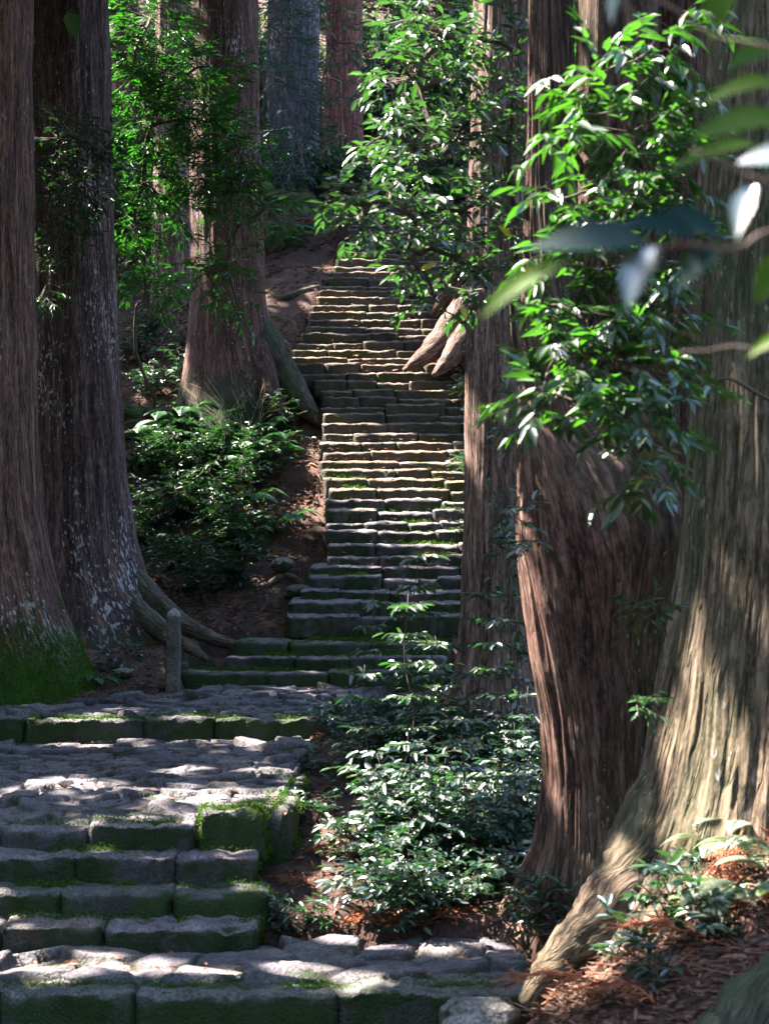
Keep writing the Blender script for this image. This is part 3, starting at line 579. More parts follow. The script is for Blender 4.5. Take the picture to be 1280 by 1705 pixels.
t4 = tree('cedar_tree', 'bluish grey lichened cedar beyond the top left of the stairs', 41, [(0, 448, 532), (200, 444, 528), (270, 436, 530), (310, 425, 540), (345, 410, 560)], M['bark_blue'], 21, [(-20, .5, .8)], (7, 10, 6500, 26), group=G, top=38)
for a in ([(500, 330, 40), (540, 370, 39), (575, 400, 38), (590, 415, 37.6)], [(490, 340, 39.5), (510, 375, 38.5), (545, 405, 37.5), (565, 425, 36.8)], [(470, 350, 39.5), (470, 385, 38), (490, 410, 37.3), (520, 425, 37)]):
    root(t4, [P(*q) for q in a], [.3, .2, .12, .05], M['root_moss'], 5 + a[0][0])
t5 = tree('cedar_tree', 'reddish cedar trunk straight above the top of the stairs', 45, [(0, 545, 602), (150, 541, 604), (250, 535, 607), (300, 530, 612), (345, 520, 622)], M['bark_red'], 25, [(-150, .4, .8), (-40, .3, .8)], (7, 10, 6500, 28), group=G, top=40)
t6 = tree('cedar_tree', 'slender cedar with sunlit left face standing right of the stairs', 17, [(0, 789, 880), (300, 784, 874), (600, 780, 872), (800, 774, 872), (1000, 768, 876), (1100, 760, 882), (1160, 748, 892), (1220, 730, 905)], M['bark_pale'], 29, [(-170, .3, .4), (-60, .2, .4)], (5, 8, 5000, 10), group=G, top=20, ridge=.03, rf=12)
t7 = tree('cedar_tree', 'swollen cedar with a bulging burl where its two stems part', 12.2, [(0, 883, 950), (200, 880, 955), (400, 872, 962), (600, 866, 975), (700, 866, 1010), (780, 864, 1110), (850, 864, 1135), (900, 866, 1142), (950, 868, 1138), (1000, 872, 1125), (1100, 884, 1100), (1200, 900, 1085), (1300, 906, 1075), (1400, 893, 1075), (1450, 872, 1080), (1500, 850, 1090), (1560, 820, 1110)], M['bark_burl'], 33, [(-160, .2, .35), (-100, .1, .4)], (5, 8, 4500, 10), group=G, top=20, segs=520, ridge=.028, rf=17, dz=.03, swirl=.25, ystretch=.85, bulges=[(-75, .17, 860, .42), (-78, -.20, 1070, .38), (-150, .05, 900, .2), (-115, .04, 800, .1)])
trunk(t7, [(-40, 962, 1092), (200, 960, 1095), (400, 960, 1100), (600, 962, 1108), (720, 968, 1118), (820, 990, 1120), (900, 1020, 1110)], 12.45, M['bark_burl'], 36, [], 160, .02, 11, 'stem', top=19)
t8 = tree('cedar_tree', 'large grey brown cedar at the right edge with a sun struck flank', 10.4, [(0, 1174, 1480), (300, 1168, 1480), (600, 1156, 1480), (800, 1142, 1485), (950, 1128, 1490), (1100, 1102, 1500), (1200, 1086, 1510), (1300, 1066, 1520), (1400, 1036, 1540), (1470, 1005, 1550), (1540, 960, 1570)], M['bark_near'], 41, [(-130, .22, .5), (-75, .12, .6)], (5.5, 8, 5500, 10), group=G, top=20, segs=640, ridge=.03, rf=17, dz=.03)
root(t8, [P(1150, 1250, 10.5), P(1090, 1390, 10.2), P(1045, 1480, 9.95), P(985, 1550, 9.8), P(925, 1615, 9.7), P(880, 1680, 9.7)], [.2, .27, .22, .17, .12, .06], M['bark_near'], 9, 36)
t9 = tree('cedar_tree', 'dark shaded cedar half hidden behind the leaves between the two right trunks', 19, [(0, 1085, 1175), (400, 1080, 1180), (800, 1075, 1185), (1100, 1060, 1200), (1230, 1040, 1220)], M['bark_mid'], 45, [], (6, 9, 6000, 12), group=G, top=22, segs=120)
# root in the sun at the right of the stairs belongs to a stump-like tree hidden behind the leaves
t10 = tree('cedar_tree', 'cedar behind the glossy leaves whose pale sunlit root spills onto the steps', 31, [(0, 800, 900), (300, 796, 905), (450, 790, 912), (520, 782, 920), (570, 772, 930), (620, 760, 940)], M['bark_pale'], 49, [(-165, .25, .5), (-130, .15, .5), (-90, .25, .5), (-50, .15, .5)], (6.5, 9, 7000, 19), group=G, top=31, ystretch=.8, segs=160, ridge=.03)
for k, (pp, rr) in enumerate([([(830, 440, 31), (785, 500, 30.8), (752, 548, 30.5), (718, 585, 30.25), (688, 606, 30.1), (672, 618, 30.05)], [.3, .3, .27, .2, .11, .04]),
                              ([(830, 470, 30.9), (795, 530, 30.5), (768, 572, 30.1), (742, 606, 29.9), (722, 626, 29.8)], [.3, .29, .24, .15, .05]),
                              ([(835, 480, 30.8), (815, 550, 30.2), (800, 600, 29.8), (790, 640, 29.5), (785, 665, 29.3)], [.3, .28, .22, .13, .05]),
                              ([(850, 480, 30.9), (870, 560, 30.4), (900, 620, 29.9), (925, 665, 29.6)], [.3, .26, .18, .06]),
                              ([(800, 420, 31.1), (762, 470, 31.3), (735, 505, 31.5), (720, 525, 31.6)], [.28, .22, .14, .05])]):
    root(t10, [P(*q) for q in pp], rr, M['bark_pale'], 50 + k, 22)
# unseen cedars added left of the frame to shade the path
for k, (x, Y, R, lb) in enumerate([(-6.3, 13.5, 5.5, 'added shade cedar outside the left edge beside the middle landing'), (-8.5, 17.5, 5.5, 'added shade cedar outside the left edge level with the upper landing'), (-7.2, 8.5, 5.5, 'added shade cedar outside the left edge nearest the camera'), (-11.5, 12.5, 5.5, 'added shade cedar far left of the middle landing, unseen'),
                               (-10.5, 24, 6, 'added shade cedar left of the moss footed trunk, out of frame'), (-11, 31, 6, 'added shade cedar left of the bank shrubs, out of frame'), (-13, 19, 6, 'farthest left added shade cedar of the lower wood'), (-12, 38, 6.5, 'added shade cedar high on the slope outside the left edge'), (-16.5, 26, 6.5, 'farthest left added shade cedar of the upper wood'), (-10, 34.5, 6, 'added shade cedar beyond the bank shrubs, out of frame'), (-13.5, 45, 6.5, 'cedar on the upper slope outside the left edge'), (-14.5, 52, 7, 'highest added shade cedar outside the left edge'), (-15, 33, 6, 'added shade cedar behind the out of frame bank cedars'), (-17, 43, 7, 'far cedar on the upper slope outside the left edge')]):
    best = None; rq = random.Random(k)
    for tr in range(300):
        xx = x + rq.uniform(-1, 1) * min(2.2, tr * .02); yy = Y + rq.uniform(-1, 1) * min(2.2, tr * .02); blk = 0
        for p_, r_ in HOLES:
            d = np.array([xx - p_[0], yy - p_[1]]); sh = S[:2] / np.linalg.norm(S[:2]); al = d @ sh
            if al > 0 and abs(d[0] * sh[1] - d[1] * sh[0]) < .32 + .6 * r_ and p_[2] + al * math.tan(_e) < ground_z(x, Y) + 21: blk += 1
        if xx / yy > -.27: blk += 3
        if best is None or blk < best[0]: best = (blk, xx, yy)
        if blk == 0: break
    x, Y = best[1], best[2]
    gz = ground_z(x, Y); pb = HZ - gz * F / Y; px = CX + x * F / Y; wp = .6 / Y * F
    tree('cedar_tree', lb, Y, [(pb - 3000 / Y * 28, px - wp * .4, px + wp * .4), (pb - 800 / Y * 10, px - wp / 2, px + wp / 2), (pb, px - wp * .85, px + wp * .85)], M['bark_mid'], 80 + k, [], (R, 8, 4200 if k < 5 else 6500, gz + (10.5 if k < 5 else 8)), group='unseen shade cedars left of the frame', top=gz + 21, segs=48)
# trees further up the hillside
far = [(665, 58, 34, 'bark_mid', 'slim brown cedar up the slope just right of the reddish trunk'), (735, 52, 44, 'bark_mid', 'hazy cedar up the slope behind the leafy branches'), (905, 50, 50, 'bark_mid', 'hillside cedar glimpsed beyond the slender sunlit trunk'),
       (210, 46, 46, 'bark_mid', 'hillside cedar glimpsed behind the narrow leaved bush'), (415, 60, 30, 'bark_mid', 'thin cedar between the brown and bluish grey trunks'), (490, 70, 40, 'bark_mid', 'faint distant cedar left of the reddish trunk high on the slope'), (620, 74, 36, 'bark_red', 'faint distant reddish cedar at the very top of the slope'),
       (1140, 44, 50, 'bark_mid', 'far cedar in the gap between the two right trunks'), (5, 52, 60, 'bark_mid', 'far cedar in the gap at the far left'), (800, 72, 44, 'bark_mid', 'most distant cedar above the leafy branches')]
for k, (px, Y, wpx, mk, lb) in enumerate(far):
    x = X(px, Y); gz = ground_z(x, Y); pb = HZ - gz * F / Y
    tree('cedar_tree', lb, Y, [(-60, px - wpx * .42, px + wpx * .42), (pb - 60, px - wpx / 2, px + wpx / 2), (pb, px - wpx * .7, px + wpx * .7), (pb + 20, px - wpx * .8, px + wpx * .8)], M[mk], 60 + k, [], (6.5, 10, 7000, gz + 11), group='cedars up the hillside', top=gz + 24, segs=60)

# ------------------------------------------------------------------ plants
_hy = np.concatenate([np.arange(6.5, 48, .06), np.arange(48, 120, .3)])
def hit(px, py):
    """first ground point under a photo pixel"""
    z = terrain(X(px, _hy), _hy); k = np.nonzero(z > Z(py, _hy))[0]; Y = _hy[k[0]] if len(k) else 60.
    x = X(px, Y); return np.array([x, Y, ground_z(x, Y)])
def limb(mb, a, b, r0, r1, sag=0.0, wob=.06, seed=0, n=9):
    t = np.linspace(0, 1, n); a = np.asarray(a, float); b = np.asarray(b, float); L = np.linalg.norm(b - a)
    q = a + (b - a) * t[:, None]; q[:, 2] += sag * L * np.sin(t * np.pi)
    q += wob * L * np.sin(t * np.pi)[:, None] * np.stack([noise(np.stack([t * 3 + seed * 3.7, t * 0 + k, t * 0], -1), 5 + k) for k in range(3)], -1)
    tube(mb, q, np.linspace(r0, r1, n), 6); return q
def bush(name, label, base, blobs, dens, nl, ll, lw, kind, m, cat='shrub', group=None, L=.35, sr=.004, limb_r=.02, droop=.25, out=.6, bm='twig', spread=.95, hang=0.0, start=None, jit=.25):
    e = empty(name, base); tag(e, label, cat, group); lm, sm = MB(), MB(); rr = limb_r; prev = [(np.array(start if start is not None else base, float))]
    for bi, bl in enumerate(blobs):
        c = P(bl[0], bl[1], bl[2]); pts = blob_points([bl], dens)
        # the limb starts from the nearest point already on the plant
        q0 = min(prev, key=lambda p: np.linalg.norm(p - c) + .3 * abs(p[2] - c[2]))
        q = limb(sm, q0, c, rr, rr * .5, .08, .08, bi); prev += [x for x in q[3:]]; 
        sub = pts[RNG.uniform(size=len(pts)) < .5]; ctr = c + (sub - c) * .15; sticks(sm, ctr, sub, sr * 1.4, sr * .7)
        T = norm(pts - c) * out + rvec(len(pts)) * .5 + np.array([0, 0, -hang]); T[:, 2] *= .6
        twigs_leaves(lm, sm, pts, T, L * RNG.uniform(.7, 1.2, len(pts)), nl, ll, lw, kind, droop, spread, sr, jit)
    lm.build('foliage', m, e); sm.build('branch', M[bm], e); return e
# narrow leaved bush in the gap between the left trunks
g0 = hit(255, 700)
bush('evergreen_bush', 'tall narrow leaved evergreen bush filling the gap right of the lichen flecked cedar', g0,
     [(245, 480, 27, 45, 40, .5), (225, 370, 26.5, 40, 45, .6), (240, 300, 26, 55, 40, .7), (250, 200, 26, 60, 60, .8), (225, 110, 26, 45, 55, .7), (300, 130, 26, 60, 50, .8), (250, 30, 26.5, 70, 45, .8), (340, 200, 25.8, 60, 45, .7),
      (400, 250, 25.5, 45, 50, .7), (330, 280, 25.8, 60, 45, .8), (385, 320, 25.5, 50, 40, .6), (445, 345, 25.2, 40, 30, .5), (370, 440, 25.2, 38, 38, .4), (300, 350, 26, 40, 30, .5), (395, 500, 25.4, 22, 28, .2), (210, 440, 27, 30, 40, .4), (350, 110, 26, 45, 35, .5)],
     22, 12, .18, .034, 'narrow', M['narrow'], L=.38, spread=1.1, limb_r=.035)
bush('evergreen_bush', 'dark small leaved bush growing across the lichen flecked cedar', P(46, 1050, 22.6),
     [(80, 470, 22.5, 20, 50, .3), (95, 330, 22.6, 45, 55, .5), (140, 300, 22.5, 45, 50, .5), (95, 230, 22.6, 38, 45, .5), (150, 230, 22.4, 35, 30, .4), (100, 390, 22.6, 35, 25, .3)],
     26, 9, .13, .032, 'narrow', M['dark_leaf'], L=.3, limb_r=.02, start=P(46, 700, 22.6))
# glossy tree whose boughs reach over the steps
bush('camellia_tree', 'glossy broad leaved tree reaching its boughs leftwards over the stone steps', P(905, 1240, 14.2),
     [(862, 400, 13.4, 28, 60, .4), (850, 310, 13.2, 18, 40, .3), (856, 180, 13, 20, 50, .4), (760, 230, 13, 60, 50, .5), (700, 260, 13, 55, 50, .5), (690, 130, 13.2, 60, 55, .5), (740, 60, 13.2, 60, 50, .5), (690, 30, 13.3, 55, 35, .4), (650, 220, 12.8, 35, 45, .4),
      (770, 350, 12.8, 60, 45, .5), (690, 360, 12.6, 55, 35, .4), (610, 340, 12.5, 50, 28, .4), (545, 338, 12.4, 32, 22, .3), (600, 385, 12.5, 45, 24, .3), (680, 420, 12.6, 50, 35, .4), (760, 430, 12.8, 50, 45, .4), (720, 490, 12.6, 38, 26, .3), (810, 480, 13, 40, 45, .4), (862, 90, 13.2, 20, 60, .4), (765, 130, 13, 36, 45, .4), (640, 300, 12.7, 40, 30, .4), (820, 230, 12.9, 22, 22, .3)],
     9.5, 7, .125, .054, 'broad', M['broad'], 'tree', L=.26, limb_r=.03, spread=1.0, start=P(880, 700, 13.9))
# right hand foliage, nearer the camera
bush('broadleaf_tree', 'glossy leaved branches hanging in front of the two right hand cedars', P(1345, 1560, 8.4),
     [(1150, 640, 8.2, 30, 40, .3), (1080, 620, 8.1, 55, 50, .3), (1000, 600, 8.1, 60, 45, .3), (930, 590, 8.1, 45, 45, .3), (900, 660, 8.1, 45, 40, .3), (960, 670, 8.0, 55, 40, .3), (1040, 690, 8.0, 50, 40, .3), (1070, 790, 8.0, 35, 40, .2), (1120, 520, 8.3, 45, 60, .3),
      (1100, 420, 8.3, 55, 55, .3), (1040, 330, 8.3, 60, 55, .3), (1110, 280, 8.4, 60, 60, .3), (1050, 220, 8.3, 55, 50, .3), (980, 130, 8.3, 60, 40, .3), (1060, 100, 8.3, 60, 45, .3), (1130, 60, 8.4, 50, 50, .3), (930, 220, 8.2, 40, 40, .2), (940, 330, 8.2, 40, 40, .2), (1130, 170, 8.4, 45, 50, .3), (1000, 450, 8.2, 40, 40, .2), (1105, 740, 8.1, 35, 30, .2), (985, 520, 8.15, 50, 35, .3), (1060, 530, 8.2, 50, 35, .3), (905, 510, 8.2, 35, 35, .2), (900, 430, 8.2, 30, 40, .2), (1000, 390, 8.2, 40, 35, .2)],
     6.2, 8, .13, .044, 'long', M['right_leaf'], 'tree', L=.2, limb_r=.012, sr=.0022, spread=1.0, start=P(1345, 700, 8.4), hang=.2)
bush('leafy_shoot', 'small leafy twig growing from the side of the swollen cedar above its foot', P(1110, 1060, 9.2), [(1085, 1010, 9.0, 25, 20, .1)], 22, 6, .1, .035, 'broad', M['dark_leaf'], 'shoot', L=.12, limb_r=.005)
bush('leafy_shoot', 'pale fine leaved sprig against the foot of the burl', P(1100, 1190, 9.3), [(1060, 1165, 9.2, 30, 16, .1)], 22, 8, .06, .02, 'long', M['fern'], 'shoot', L=.14, limb_r=.004)
bush('leafy_shoot', 'leafy twig hanging beside the left flank of the bulge', P(860, 1180, 11.0), [(872, 900, 11.0, 16, 24, .1), (862, 850, 11.0, 18, 24, .1)], 24, 6, .075, .035, 'broad', M['broad'], 'shoot', L=.12, limb_r=.005)
def near_branch():
    e = empty('leafy_branch', P(1330, 420, 2.3)); tag(e, 'out of focus leafy branch close to the camera at the upper right', 'branch')
    for k, (a, b, r) in enumerate([(P(1330, 380, 2.15), P(1060, 420, 2.0), .004), (P(1330, 330, 2.1), P(1150, 250, 2.1), .003), (P(1060, 420, 2.0), P(930, 440, 1.95), .002), (P(1330, 100, 2.4), P(1010, -30, 2.4), .004), (P(1330, 580, 2.6), P(1130, 585, 2.7), .003), (P(1330, 640, 3.2), P(1160, 690, 3.2), .003)]):
        sm = MB(); limb(sm, a, b, r, r * .5, -.15 if k == 5 else 0, .05, k + 1); sm.build('twig', M['twig'], e)
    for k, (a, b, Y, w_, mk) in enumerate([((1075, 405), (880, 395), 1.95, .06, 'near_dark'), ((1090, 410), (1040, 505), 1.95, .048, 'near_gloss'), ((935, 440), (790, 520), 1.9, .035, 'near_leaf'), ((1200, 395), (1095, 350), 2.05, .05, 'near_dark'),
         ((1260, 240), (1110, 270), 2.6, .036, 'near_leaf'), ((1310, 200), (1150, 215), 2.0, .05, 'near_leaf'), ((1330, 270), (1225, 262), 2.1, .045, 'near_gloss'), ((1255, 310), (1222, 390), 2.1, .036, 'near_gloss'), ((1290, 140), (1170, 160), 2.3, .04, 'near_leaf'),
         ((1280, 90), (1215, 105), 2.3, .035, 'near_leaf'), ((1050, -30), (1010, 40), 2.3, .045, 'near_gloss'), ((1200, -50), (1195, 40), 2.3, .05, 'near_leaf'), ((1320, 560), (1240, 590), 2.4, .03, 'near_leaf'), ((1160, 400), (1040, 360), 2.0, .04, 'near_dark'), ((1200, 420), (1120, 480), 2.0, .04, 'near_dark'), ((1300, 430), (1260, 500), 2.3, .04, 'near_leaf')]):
        p0, p1 = P(*a, Y), P(*b, Y + .03 * (-1) ** k); mb = MB(); D = (p1 - p0)[None]; t = np.linspace(0, 1, 9)
        prof = np.sin(np.pi * t ** .8) ** .8; Nn = norm(np.array([[-.545, -.78, .81]]) if mk == 'near_gloss' else np.array([[.25 * math.sin(k * 2.1), -.75, .65]])); Sd = norm(np.cross(norm(D), Nn)); N2 = np.cross(Sd, norm(D)); Ln = np.linalg.norm(D)
        V = []
        for tt, pr in zip(t, prof):
            c = p0 + D[0] * tt - N2[0] * .12 * Ln * tt * tt
            V += [c + Sd[0] * w_ * .5 * pr + N2[0] * .012 * pr, c, c - Sd[0] * w_ * .5 * pr + N2[0] * .012 * pr]
        mb.add(V, grid_faces(9, 3)); mb.build('leaf', M[mk], e)
near_branch()

# --- repeated low plants: one of each kind, then copies
def copy_tree(o):
    c = o.copy(); COL.objects.link(c)
    for ch in o.children:
        d = ch.copy(); COL.objects.link(d); d.parent = c
    return c
def proto_shrub(name, seed, h, rad, n, ll, lw, kind, m, nl=7, sr=.003, layered=False, L=.2):
    global RNG
    RNG = np.random.default_rng(seed); e = empty(name, (0, 0, 0)); lm, sm = MB(), MB(); ns = 7
    for k in range(ns):
        a = RNG.uniform(0, 2 * np.pi); rr = rad * RNG.uniform(.2, .95); hh = h * RNG.uniform(.5, 1)
        q = limb(sm, (0, 0, -.1), (math.cos(a) * rr, math.sin(a) * rr, hh), sr * 2.2, sr, .12, .1, seed + k)
        m_ = int(n / ns); idx = RNG.integers(3, len(q), m_); o = q[idx] + RNG.normal(size=(m_, 3)) * rad * .12
        T = rvec(m_); T[:, 2] = T[:, 2] * .3 + .1; sticks(sm, q[idx], o, sr)
        twigs_leaves(lm, sm, o, T, L * RNG.uniform(.6, 1.2, m_), nl, ll, lw, kind, .2, .95, sr * .6)
    lm.build('foliage', m, e); sm.build('stem', M['twig'], e); return e
def proto_sapling(name, seed, h, tiers, ll, lw, m, nl=6, L=.22):
    global RNG
    RNG = np.random.default_rng(seed); e = empty(name, (0, 0, 0)); lm, sm = MB(), MB()
    q = limb(sm, (0, 0, -.1), (RNG.uniform(-.1, .1), 0, h), .008, .003, 0, .05, seed, 14)
    for k in range(tiers):
        f = .35 + .65 * (k + .5) / tiers; c = np.array([np.interp(f, np.linspace(0, 1, 14), q[:, j]) for j in range(3)])
        n = 6; a = RNG.uniform(0, 6.28) + np.arange(n) * 6.28 / n; T = np.stack([np.cos(a), np.sin(a), 0 * a + .12], 1)
        twigs_leaves(lm, sm, np.repeat(c[None], n, 0), T, L * (1.5 - .7 * f) * RNG.uniform(.7, 1.1, n), nl, ll, lw, 'broad', .3, .95, .0025)
    lm.build('foliage', m, e); sm.build('stem', M['twig'], e); return e
def proto_fern(name, seed, nf, L, m):
    global RNG
    RNG = np.random.default_rng(seed); e = empty(name, (0, 0, 0))
    for k in range(nf):
        a = k * 2 * np.pi / nf + RNG.uniform(-.3, .3); Lf = L * RNG.uniform(.75, 1.1); t = np.linspace(0, 1, 34); lift = RNG.uniform(.45, .8)
        d = np.array([math.cos(a), math.sin(a), 0]); sd = np.array([-math.sin(a), math.cos(a), 0])
        q = d * (t[:, None] * Lf) + np.array([0, 0, 1]) * (Lf * (lift * np.sin(t * 2.0) * .75 - .25 * t ** 2))[:, None] + sd * (.1 * Lf * t ** 2 * RNG.uniform(-1, 1))[:, None]
        mb = MB(); tube(mb, q[::3], np.linspace(.006, .0015, len(q[::3])) * (L / .8), 4)
        T = norm(np.gradient(q, axis=0)); N = norm(np.cross(sd, T)); N *= np.sign(N[:, 2:3] + 1e-6); ii = np.arange(4, 34)
        w_ = .24 * Lf * np.sin(np.pi * np.clip((t[ii] - .08) / .95, 0, 1) ** .75)
        for s in (-1, 1):
            D = norm(s * sd[None] * 1.0 + T[ii] * .45 - np.array([0, 0, .22])); leaves(mb, q[ii], D, N[ii], w_ + .01, .026 * L, 'narrow')
        mb.build('frond', m, e)
    return e
def proto_grass(name, seed, n, h, m):
    rg = np.random.default_rng(seed); e = None; mb = MB(); o = rg.normal(size=(n, 3)) * [.06, .06, 0]; T = norm(rg.normal(size=(n, 3)) * [.5, .5, .1] + [0, 0, 1.0])
    hh = rg.uniform(.5, 1.1, (n, 1)) * h; m1 = o + T * hh * .55; T2 = norm(T * [1.6, 1.6, .5] + rg.normal(size=(n, 3)) * .2); sticks(mb, o, m1, .0035, .0028); sticks(mb, m1, m1 + T2 * hh * .5, .0028, .0008)
    return mb.build(name, m)
PR = {}
ORD = ['leftmost', 'second from left', 'third from left', 'fourth from left', 'fifth from left', 'sixth from left', 'seventh from left', 'eighth from left', 'ninth from left', 'tenth from left', 'eleventh from left', 'twelfth from left', 'thirteenth from left', 'fourteenth from left', 'fifteenth from left', 'sixteenth from left', 'seventeenth from left', 'eighteenth from left', 'nineteenth from left']
def spots_text(pts):
    n = len(pts); rows = 1 if n <= 6 else (2 if n <= 10 else (3 if n <= 24 else 6)); names = {1: [''], 2: ['lower row', 'upper row'], 3: ['front row', 'middle row', 'back row'], 6: ['nearest row', 'second row', 'third row', 'fourth row', 'fifth row', 'farthest row']}[rows]
    idx = sorted(range(n), key=lambda i: pts[i][1]); out = [''] * n; per = math.ceil(n / rows)
    for r in range(rows):
        g = sorted(idx[r * per:(r + 1) * per], key=lambda i: pts[i][0] / pts[i][1])
        for k, i in enumerate(g):
            o_ = ORD[k] if k < len(g) - 1 or len(g) == 1 else 'rightmost'
            if len(g) == 1: o_ = 'alone'
            out[i] = (names[r] + ' ' + o_).strip()
    return out
def place(key, pts, label, cat, group, smin=.8, smax=1.2, sink=.03, tilt=.12):
    tx_ = spots_text(pts); base_ = label
    for p, t_ in zip(pts, tx_):
        label = base_ if len(pts) == 1 else base_ + ', ' + t_
        src, used = PR[key]
        o = src if not used else copy_tree(src); PR[key][1] = True
        p = np.array(p, float); o.location = (p[0], p[1], p[2] - sink); s = random.uniform(smin, smax); o.scale = (s, s, s); o.rotation_euler = (random.uniform(-tilt, tilt), random.uniform(-tilt, tilt), random.uniform(0, 6.28))
        tag(o, label, cat, group)
PR['shrubA'] = [proto_shrub('low_shrub', 101, .62, .34, 75, .095, .042, 'broad', M['under']), False]
PR['shrubB'] = [proto_shrub('low_shrub', 102, .42, .38, 70, .08, .036, 'broad', M['under'], 7), False]
PR['shrubD'] = [proto_shrub('low_shrub', 103, .95, .6, 95, .13, .045, 'long', M['dark_leaf'], 8, L=.3), False]
PR['shrubF'] = [proto_shrub('hill_shrub', 104, 1.3, .9, 110, .17, .07, 'broad', M['broad'], 7, L=.35), False]
PR['seedling'] = [proto_shrub('seedling', 105, .22, .16, 16, .085, .035, 'broad', M['under'], 5, .002, L=.08), False]
PR['sapA'] = [proto_sapling('sapling', 111, 1.35, 5, .10, .042, M['broad'], 5, .15), False]
PR['sapB'] = [proto_sapling('sapling', 112, .95, 4, .09, .038, M['under'], 5, .15), False]
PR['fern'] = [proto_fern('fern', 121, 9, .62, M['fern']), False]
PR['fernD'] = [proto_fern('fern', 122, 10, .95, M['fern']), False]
PR['fernP'] = [proto_fern('fern', 123, 8, .5, M['fern_highlight']), False]
PR['grass'] = [proto_grass('grass_tuft', 131, 60, .5, M['grass']), False]
H_ = hit
place('shrubA', [H_(x, y) for x, y in [(600, 1300), (640, 1290), (700, 1300), (760, 1290), (820, 1310), (870, 1330), (660, 1370), (730, 1380), (800, 1400), (860, 1420), (660, 1410), (690, 1460), (750, 1470), (820, 1480), (650, 1500), (880, 1300)]],
      'low glossy shrub in the thicket left of the swollen cedar', 'shrub', 'low shrubs in the thicket', .85, 1.25)
place('shrubB', [H_(x, y) for x, y in [(640, 1530), (680, 1540), (720, 1530), (780, 1510), (840, 1490), (700, 1420), (640, 1430), (780, 1440), (620, 1440), (740, 1500), (880, 1390), (850, 1360), (690, 1250), (760, 1230), (620, 1240), (820, 1240)]],
      'small ground level shrub in the thicket by the swollen cedar', 'shrub', 'low shrubs in the thicket', .8, 1.2)
place('sapA', [H_(x, y) for x, y in [(640, 1270), (715, 1245), (790, 1270)]], 'tall thin sapling rising in front of the dark lowest steps', 'sapling', 'tall saplings before the steps', 1.2, 1.6, tilt=.05)
place('sapB', [H_(x, y) for x, y in [(620, 1330), (840, 1380), (670, 1470), (860, 1450), (780, 1460)]], 'low sapling with blue green leaves among the thicket shrubs', 'sapling', 'low saplings in the thicket', .9, 1.3, tilt=.06)
place('sapA', [H_(680, 1330)], 'thin sapling with tiered leaves standing against the dark lowest steps', 'sapling', 'saplings in the thicket', 1.35, 1.35, tilt=.03)
place('sapA', [H_(745, 1300)], 'leafy sapling close to the foot of the slender sunlit cedar', 'sapling', 'saplings in the thicket', 1.0, 1.0, tilt=.04)
place('sapA', [H_(835, 1300)], 'bushy sapling in front of the base of the slender sunlit cedar', 'sapling', 'saplings in the thicket', 1.15, 1.15, tilt=.04)
place('sapB', [H_(790, 1420)], 'dark stemmed sapling rising from the middle of the thicket', 'sapling', 'saplings in the thicket', 1.2, 1.2, tilt=.04)
place('sapB', [H_(715, 1480)], 'upright thin sapling near the front of the thicket', 'sapling', 'saplings in the thicket', 1.1, 1.1, tilt=.04)
place('sapB', [H_(880, 1340)], 'sapling with yellow green leaves touching the left side of the swollen cedar', 'sapling', 'saplings in the thicket', 1.1, 1.1, tilt=.04)
place('fern', [H_(490, 1345)], 'arching fern lit by sun beside the corner of the middle landing', 'fern', None, .8, .8)
place('shrubB', [H_(545, 1230)], 'leafy shrub at the right end of the upper landing kerb', 'shrub', None, 1.0, 1.0)
place('fern', [H_(560, 1215)], 'green fern behind the end of the upper landing kerb', 'fern', None, .75, .75)
place('shrubB', [H_(510, 1370)], 'low plant in the ditch beside the middle landing', 'shrub', None, .7, .7)
place('seedling', [H_(x, y) for x, y in [(470, 1575), (500, 1570), (540, 1560), (590, 1300), (560, 1330), (520, 1290)]], 'tiny seedling in the ditch right of the lower flight', 'seedling', 'seedlings in the ditch')
place('shrubD', [H_(x, y) for x, y in [(240, 1000), (290, 970), (340, 1010), (380, 990), (405, 940), (260, 900), (320, 880), (380, 880), (300, 820), (350, 800), (420, 830), (250, 800), (450, 800), (370, 940), (230, 930)]],
      'dark leafy shrub on the shaded bank left of the stairs', 'shrub', 'dark shrubs on the left bank', .75, 1.15)
place('fernD', [H_(x, y) for x, y in [(300, 760), (350, 745), (400, 780), (250, 740), (320, 700), (270, 850), (400, 850), (440, 730), (230, 700), (460, 880), (280, 720), (370, 800), (330, 830), (440, 770), (220, 780), (300, 910), (420, 900)]], 'blue green fern on the bank left of the stairs', 'fern', 'ferns on the left bank', .7, 1.0)
place('shrubA', [H_(x, y) for x, y in [(240, 660), (310, 650), (350, 640), (220, 610), (380, 620), (300, 600), (240, 570), (440, 700), (470, 720)]], 'small leafy shrub below the narrow leaved bush', 'shrub', 'shrubs below the narrow leaved bush', .9, 1.45)
place('grass', [H_(x, y) for x, y in [(375, 700), (410, 740), (385, 725), (350, 705), (395, 690), (425, 715)]], 'tuft of dry straw coloured grass on the sunny bank', 'grass tuft', 'dry grass tufts', 1.5, 2.3)
place('fern', [H_(150, 1140), ], 'small fern in the litter between the mossy tree foot and the post', 'fern', None, .7, .7)
place('seedling', [H_(x, y) for x, y in [(180, 1120), (200, 1135), (230, 1100), (120, 1125), (60, 1140)]], 'seedling in the brown litter left of the stone post', 'seedling', 'seedlings by the post', .9, 1.4)
place('seedling', [H_(180, 1040)], 'leafy clump against the foot of the lichen flecked cedar', 'seedling', None, 2.2, 2.2)
place('seedling', [H_(x, y) for x, y in [(880, 1560), (905, 1530), (950, 1540), (870, 1590), (930, 1500)]], 'green seedling between the roots of the two right cedars', 'seedling', 'seedlings by the right roots', 1.0, 1.5)
